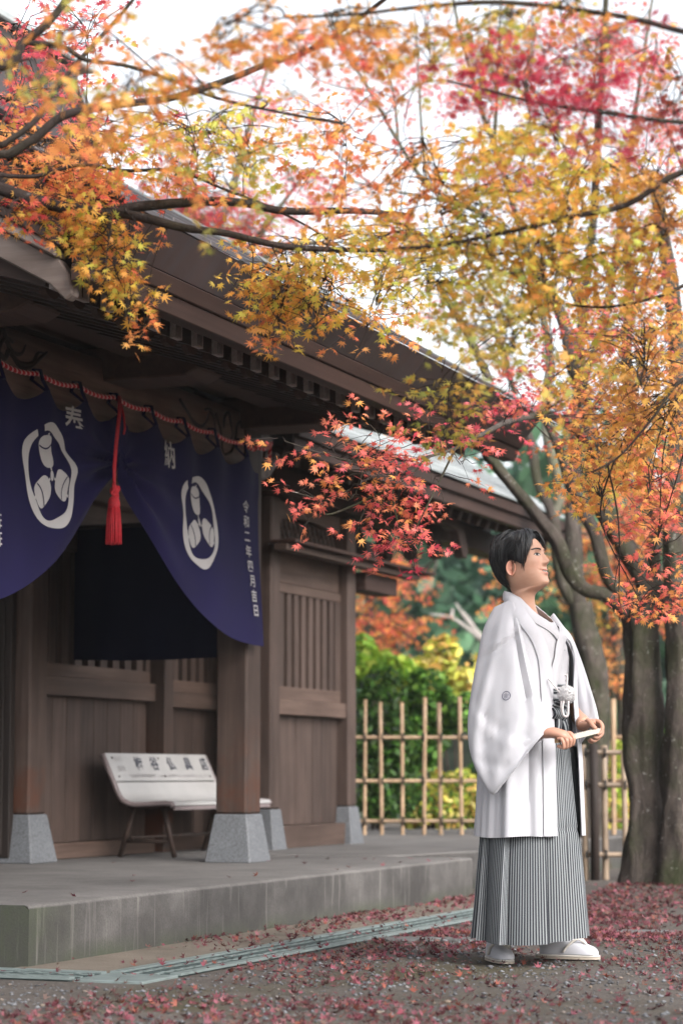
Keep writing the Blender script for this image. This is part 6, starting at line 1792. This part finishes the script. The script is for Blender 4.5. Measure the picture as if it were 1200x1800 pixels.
band('collar', R_((180, 1.462), (130, 1.458), (90, 1.430), (58, 1.385), (34, 1.352), (14, 1.315), (-4, 1.255), (-14, 1.19), (-20, 1.14), (-24, 1.085)), 0.042, M_KIMONO, 0.010)
# haori body: open at the front
def hb(t, z):
    a = np.interp(z, [0.50, 0.80, 1.05, 1.22, 1.32, 1.38, 1.42, 1.46, 1.50], [0.212, 0.195, 0.172, 0.160, 0.146, 0.116, 0.093, 0.079, 0.075])
    b_ = np.interp(z, [0.50, 0.80, 1.05, 1.22, 1.32, 1.37, 1.41, 1.46, 1.50], [0.245, 0.225, 0.205, 0.205, 0.202, 0.174, 0.128, 0.084, 0.076])
    return a, b_
def haori_p(t, z, e=0.0):
    a, b_ = hb(t, z)
    low = max(0.0, (1.2 - z) / 0.7)
    cr = sum(am * math.exp(-(((t + 2 * math.pi) % (2 * math.pi) - math.radians(an) + 0.10 * (z - .8)) / wd) ** 2) for an, am, wd in ((302, -.011, .045), (310, .008, .06), (280, .011, .07), (270, -.010, .05), (254, .010, .08), (236, -.012, .05), (60, .010, .06), (48, -.010, .05)))
    f = cr * min(1, low * 1.6) + 0.008 * low * math.sin(5 * t + 1.3) + 0.006 * low * math.sin(9 * t + 3 * z) + 0.006 * mnoise.noise(Vector((math.cos(t) * 2, math.sin(t) * 2, z * 3)))
    dx = -0.012 * low
    yy = (b_ + e + f) * math.sin(t)
    return bl((a + e + f) * math.cos(t) + dx + NKX, yy, z - far_drop(yy, z)) + Vector((-0.022, 0, 0)) * max(0, (z - 1.2) / .28)
def edge_r(z): return rad(np.interp(z, [0.50, 0.80, 1.05, 1.20, 1.30, 1.38, 1.43, 1.46], [-35, -35, -35, -36, -43, -64, -98, -140]))
def edge_l(z): return rad(np.interp(z, [0.50, 0.80, 1.05, 1.20, 1.30, 1.38, 1.43, 1.46], [7, 9, 13, 24, 40, 68, 100, 140]))
hzs = list(np.linspace(0.503, 1.30, 26)) + [1.325, 1.345, 1.365, 1.38, 1.395, 1.41, 1.425, 1.44, 1.455]
P = []
for z in hzs:
    e0, e1 = edge_r(z), edge_l(z) - 2 * math.pi
    hem = (lambda t: 0.004 * math.sin(4 * t)) if z < .51 else (lambda t: 0)
    P.append([haori_p(e0 + (e1 - e0) * i / 110, z + hem(i * .05)) for i in range(111)])
hao = MB().grid(P).build('haori', M_HAORI, man, solid=0.0035)
# long lapels down both front edges and round the neck
wz_ = ([0.5, 1.2, 1.40, 1.47], [1.0, 1.0, 1.0, 0.8])
for sg, lo in ((-1, ((-44, 1.30), (-37, 1.20), (-35, 1.05), (-35, 0.80), (-35, 0.507))), (1, ((44, 1.29), (26, 1.20), (14, 1.05), (10, 0.80), (8, 0.507)))):
    band('lapel', R_((sg * 180, 1.468), (sg * 130, 1.464), (sg * 96, 1.442 if sg < 0 else 1.410), (sg * 66, 1.39 if sg < 0 else 1.345), *lo), 0.046 if sg < 0 else 0.036, M_HAORI, 0.007, hao, 0.004, haori_p, wz_)
# sleeves: big hanging bags, given as (arm line, bag line) pairs with depth
def sleeve(secs, front, back, creases, seed, name='sleeve'):
    m = len(secs); A0 = [mp(*s[0]) for s in secs]; B0 = [mp(*s[1]) for s in secs]
    A1, B1 = sm(A0, 8), sm(B0, 8)
    n = len(A1); P = []
    fr = np.interp(np.linspace(0, m - 1, n), range(m), front); bk_ = np.interp(np.linspace(0, m - 1, n), range(m), back)
    for i in range(n):
        a, b_ = A1[i], B1[i]; tpar = i / (n - 1) * (m - 1)
        r = []
        K = 44
        for k in range(K):
            th = 2 * math.pi * k / K
            s = 0.5 - 0.5 * math.cos(th)             # 0 at the arm line, 1 at the bag line
            sd = math.sin(th)
            c = a.lerp(b_, s)
            prof = abs(sd) ** 0.75 * (1.15 - 0.55 * s)
            off = Vector((0, -1, 0)) * (fr[i] * prof) if sd > 0 else Vector((0, 1, 0)) * (bk_[i] * prof)
            if sd > 0:
                for (t0, s0, t1, s1, wd, am) in creases:
                    vx, vy = t1 - t0, (s1 - s0) * 3; L2 = vx * vx + vy * vy
                    u = max(0, min(1, ((tpar - t0) * vx + (s - s0) * 3 * vy) / L2))
                    dd = math.hypot(tpar - t0 - u * vx, (s - s0) * 3 - u * vy)
                    off += Vector((0, -1, 0)) * (am * math.exp(-(dd / wd) ** 2) * math.sin(math.pi * (0.1 + 0.8 * u)))
            off += Vector((0, -1, 0)) * 0.006 * mnoise.noise(Vector((tpar * 1.1 + seed, s * 2.5, seed)))
            r.append(c + off)
        P.append(r)
    return MB().grid(P, closed=True).build(name, M_HAORI, man, solid=0.003)
near = [((903, 1052, -.08), (868, 1068, -.06)), ((911, 1085, -.14), (850, 1105, -.10)), ((918, 1120, -.18), (840, 1150, -.13)), ((928, 1160, -.21), (829, 1210, -.16)), ((939, 1200, -.235), (822, 1268, -.18)), ((951, 1236, -.255), (826, 1322, -.20)),
        ((960, 1258, -.27), (844, 1368, -.225)), ((965, 1268, -.28), (868, 1396, -.245)), ((969, 1277, -.285), (886, 1352, -.265)), ((971, 1281, -.288), (897, 1313, -.275)), ((967, 1282, -.262), (903, 1310, -.235))]
slv = sleeve(near, [.02, .05, .06, .065, .065, .06, .055, .045, .035, .028, .02], [.02, .03, .04, .05, .05, .05, .045, .035, .03, .025, .018],
    [(1.55, 0.02, 2.05, 0.95, .10, .012), (1.80, 0.02, 2.3, 0.95, .12, -.014), (2.8, 0.3, 8.2, 0.75, .16, .009), (3.4, 0.10, 8.0, 0.50, .14, -.010), (2.6, .6, 6.6, .95, .16, -.012), (2.2, .7, 5.4, .98, .12, .010), (4.4, 0.3, 5.4, 0.95, .3, -.012), (5.0, 0.3, 6.6, 0.95, .25, .012), (6.6, 0.95, 7.6, 0.35, .22, .016), (7.2, 0.98, 8.3, 0.5, .2, -.014), (0.6, 0.2, 2.6, 0.25, .25, -.010), (0.6, 0.55, 4.0, 0.75, .3, .010), (3.4, .92, 6.2, .30, .07, -.010), (3.7, .95, 6.4, .38, .08, .010), (5.2, .98, 7.0, .55, .07, -.010), (1.0, .06, 5.4, .10, .10, .012), (1.0, .17, 5.4, .20, .09, -.012)], 3.1)
ln_ = MB()
ct_ = sm([mp(896, 1313, -.262), mp(915, 1309, -.275), mp(940, 1297, -.280), mp(966, 1283, -.268)], 5)
cb_ = sm([mp(880, 1346, -.215), mp(908, 1327, -.215), mp(938, 1308, -.22), mp(962, 1293, -.225)], 5)
ln_.grid([[a.lerp(b_, k / 5) + Vector((0, -0.006 * math.sin(math.pi * k / 5), 0)) for k in range(6)] for a, b_ in zip(ct_, cb_)])
ln_.build('sleeve_lining', M_HAORI, slv, solid=0.003)
far = [((972, 1078, .10), (958, 1095, .12)), ((988, 1100, .16), (966, 1128, .16)), ((1004, 1120, .19), (972, 1170, .17)), ((1020, 1160, .17), (982, 1220, .14)), ((1034, 1203, .10), (992, 1265, .07)), ((1044, 1235, .0), (1001, 1296, -.02)), ((1049, 1254, -.06), (1010, 1312, -.06)), ((1051, 1264, -.09), (1018, 1309, -.085))]
sleeve(far, [.02, .04, .05, .055, .05, .045, .035, .026], [.02, .04, .05, .055, .05, .045, .035, .026],
    [(2.0, 0.2, 5.5, 0.5, .3, .010), (3.0, 0.1, 6.4, 0.3, .25, -.009), (4.5, 0.6, 6.6, 0.9, .25, .010), (5.0, 0.15, 6.6, 0.55, .2, .009)], 8.4)
# crest on the near sleeve, pressed onto the cloth
M_CREST = plain('navy_crest_print', (0.022, 0.022, 0.07), 0.8, var=0.1)
bpy.context.view_layer.update()
dgr = bpy.context.evaluated_depsgraph_get()
sev = slv.evaluated_get(dgr)
c0 = mp(889, 1223, -0.6) ; cc_ = mp(889, 1223, 0.0)
okc, hit, nrm_, _ = sev.ray_cast(c0, (cc_ - c0).normalized())
if okc:
    ex_ = Vector((1, 0, 0)); ex_ = (ex_ - nrm_ * ex_.dot(nrm_)).normalized(); ez_ = nrm_.cross(ex_) * (-1 if nrm_.cross(ex_).z < 0 else 1)
    def on(x, z): 
        p = hit + ex_ * x + ez_ * z + nrm_ * 0.03
        o_, h_, n_, _ = sev.ray_cast(p, -nrm_)
        return (h_ if o_ else hit + ex_ * x + ez_ * z) + nrm_ * 0.0012
    cm = MB(); Rc = 0.0185
    ang = np.linspace(0, 2 * math.pi, 40, endpoint=False)
    def ringm(cx, cz, r0, r1, n=24):
        an = np.linspace(0, 2 * math.pi, n, endpoint=False)
        cm.grid([[on(cx + r * math.cos(a), cz + r * math.sin(a)) for a in an] for r in (r0, r1)], closed=True)
    ringm(0, 0, Rc * .86, Rc, 40)
    for k in range(5):
        a = 2 * math.pi * k / 5 + math.pi / 2
        ringm(Rc * .45 * math.cos(a), Rc * .45 * math.sin(a), Rc * .15, Rc * .21, 14)
        ringm(Rc * .16 * math.cos(a + .6), Rc * .16 * math.sin(a + .6), 0.0, Rc * .07, 8)
    cm.build('crest', M_CREST, slv)

# pompon cord of the haori
M_POM = plain('white_yarn', (0.48, 0.47, 0.48), 0.9, var=0.04, scale=80)
M_CORD = plain('pale_braid', (0.48, 0.45, 0.45), 0.8, var=0.25, scale=260)
pc = mp(995, 1221, -0.19)
pm = MB(); hr = random.Random(8)
pm.lathe([(0.001, -0.033), (0.018, -0.028), (0.030, -0.014), (0.033, 0), (0.030, 0.014), (0.018, 0.028), (0.001, 0.033)], 14, tuple(pc))
for i in range(900):
    d = Vector((hr.gauss(0, 1), hr.gauss(0, 1), hr.gauss(0, 1))).normalized(); t = d.orthogonal().normalized() * 0.006
    r = hr.uniform(0.034, 0.0395)
    pm.tube([pc + d * 0.024, pc + d * r + t * hr.uniform(-.6, .6)], [0.0024, 0.0012], 3, cap=True)
pom = pm.build('pompon', M_POM, man)
def cord(pts, r=0.0035): MB().tube(sm(pts, 5), r, 6).build('cord', M_CORD, man)
cord([mp(963, 1193, -0.20), mp(970, 1201, -0.205), mp(977, 1210, -0.21), mp(984, 1220, -0.20)])
cord([mp(996, 1186, -0.14), mp(996, 1195, -0.16), mp(995, 1206, -0.18)]); cord([mp(992, 1186, -0.14), mp(997, 1192, -0.145), mp(993, 1197, -0.15)], 0.003)
cord([mp(990, 1232, -0.21), mp(988, 1246, -0.215), mp(990, 1257, -0.215), mp(996, 1259, -0.215), mp(998, 1248, -0.215), mp(998, 1232, -0.21)], 0.0042)
cord([mp(986, 1232, -0.205), mp(986, 1250, -0.21), mp(991, 1260, -0.21), mp(997, 1256, -0.21)], 0.004)

# feet: split-toe socks on white sandals
M_TABI = white_cloth('white_sock', (0.42, 0.42, 0.455))
M_ZORI = plain('cream_sandal', (0.50, 0.47, 0.43), 0.55, var=0.05)
M_ZSIDE = plain('tan_sole', (0.34, 0.29, 0.24), 0.7, var=0.15)
def foot(heel, d, sg):
    d = Vector(d).normalized(); s = Vector((-d.y, d.x, 0)) ; h = Vector(heel)
    def q(a, b_, c): return h + d * a + s * b_ + Vector((0, 0, c))
    sole = []
    ang = np.linspace(0, 2 * math.pi, 36, endpoint=False)
    for t in ang:
        c, sn = math.cos(t), math.sin(t)
        x = 0.125 + 0.135 * math.copysign(abs(c) ** 0.7, c); wv = 0.037 + 0.007 * (x / 0.25)
        sole.append((x, wv * math.copysign(abs(sn) ** 0.75, sn)))
    z = MB().prism(sole, lambda a, b_: q(a, b_, 0.002), lambda a, b_: q(a, b_, 0.010)).build('sole', M_ZSIDE, man)
    MB().prism(sole, lambda a, b_: q(a, b_, 0.0105), lambda a, b_: q(a * 0.995, b_ * 0.98, 0.018)).build('sandal', M_ZORI, man, 0.003)
    secs = [(0.012, 0.020, 0.045, 0.050), (0.03, 0.030, 0.085, 0.06), (0.06, 0.034, 0.13, 0.07), (0.095, 0.034, 0.105, 0.05), (0.13, 0.036, 0.075, 0.03), (0.165, 0.039, 0.058, 0.02), (0.195, 0.041, 0.047, 0.0), (0.222, 0.038, 0.038, 0), (0.243, 0.028, 0.028, 0), (0.252, 0.012, 0.016, 0), (0.2525, 0.001, 0.002, 0)]
    P = []
    for x, wv, ht, _ in secs:
        r = []
        for k in range(20):
            t = 2 * math.pi * k / 20
            c, sn = math.cos(t), math.sin(t)
            zz = 0.019 + (ht * max(0, sn) ** 0.9 if sn > 0 else -0.0 * sn)
            cleft = 0.003 * gs(wv * c * -sg - 0.012, 0.004) * max(0, (x - 0.19) / 0.06) if sn > 0 else 0
            r.append(q(x - cleft, wv * math.copysign(abs(c) ** 0.8, c), zz - cleft * 0.6))
        P.append(r)
    MB().grid(P, closed=True).build('sock', M_TABI, man, subsurf=1)
    MB().tube([q(0.055, 0, 0.09), q(0.05, 0, 0.15), q(0.045, 0, 0.24)], [0.040, 0.041, 0.046], 14).build('sock', M_TABI, man)
    tz = -sg * 0.012
    for e in (-1, 1):
        MB().tube(sm([q(0.115, e * 0.041, 0.03), q(0.140, e * 0.040, 0.06), q(0.175, e * 0.024 + tz * .5, 0.082), q(0.205, tz, 0.060), q(0.215, tz, 0.040)], 4), 0.0065, 8, squash=0.8).build('strap', M_ZORI, man)
nf = ground_at(862, 1688) - MP
foot((nf.x, nf.y + 0.045, 0), (0.22, -0.98, 0), -1)
lf2 = ground_at(945, 1684) - MP
foot((lf2.x, lf2.y, 0), (0.94, -0.34, 0), 1)

# closed folding fan held in both hands: a thing of its own
fan = empty('folding_fan', MP + fo, 0, 'closed white folding fan with pale wooden sticks held level in both hands', 'fan')
M_FANW = plain('fan_wood', (0.40, 0.26, 0.14), 0.5, var=0.15, scale=40)
M_FANP = plain('fan_paper', (0.38, 0.355, 0.30), 0.7, var=0.05)
fb, fe = -0.05, FL + 0.008
for k in range(9):
    o = (k - 4) * 0.0019
    MB().bar(fa * fb + vw * o, fa * (fe - 0.006) + vw * o, 0.0013, 0.016 if abs(k - 4) == 4 else 0.011, up).build('stick', M_FANW, fan)
for k in range(8):
    o = (k - 3.5) * 0.0019
    MB().bar(fa * 0.045 + vw * o, fa * fe + vw * o, 0.0015, 0.0165, up).build('paper_fold', M_FANP, fan)
for o in (-0.0105, 0.0105): MB().bar(fa * 0.046 + vw * o, fa * (fe + 0.002) + vw * o, 0.002, 0.018, up).build('guard', M_FANP, fan, 0.0008)

# ------------------------------------------------------------------ thin damp air; the hill's pale fade is partly in the forest colours
hz_ = MB().box(-160, 160, -50, 170, -1.6, 27)
hm = bpy.data.materials.new('haze'); hm.use_nodes = True
n_ = hm.node_tree.nodes; n_.clear()
pv = n_.new('ShaderNodeVolumePrincipled'); pv.inputs['Color'].default_value = (0.86, 0.92, 0.96, 1); pv.inputs['Density'].default_value = 0.0005
pv.inputs['Anisotropy'].default_value = 0.2
ho_ = n_.new('ShaderNodeOutputMaterial'); hm.node_tree.links.new(pv.outputs[0], ho_.inputs['Volume'])
tag(hz_.build('haze', hm), kind='stuff')
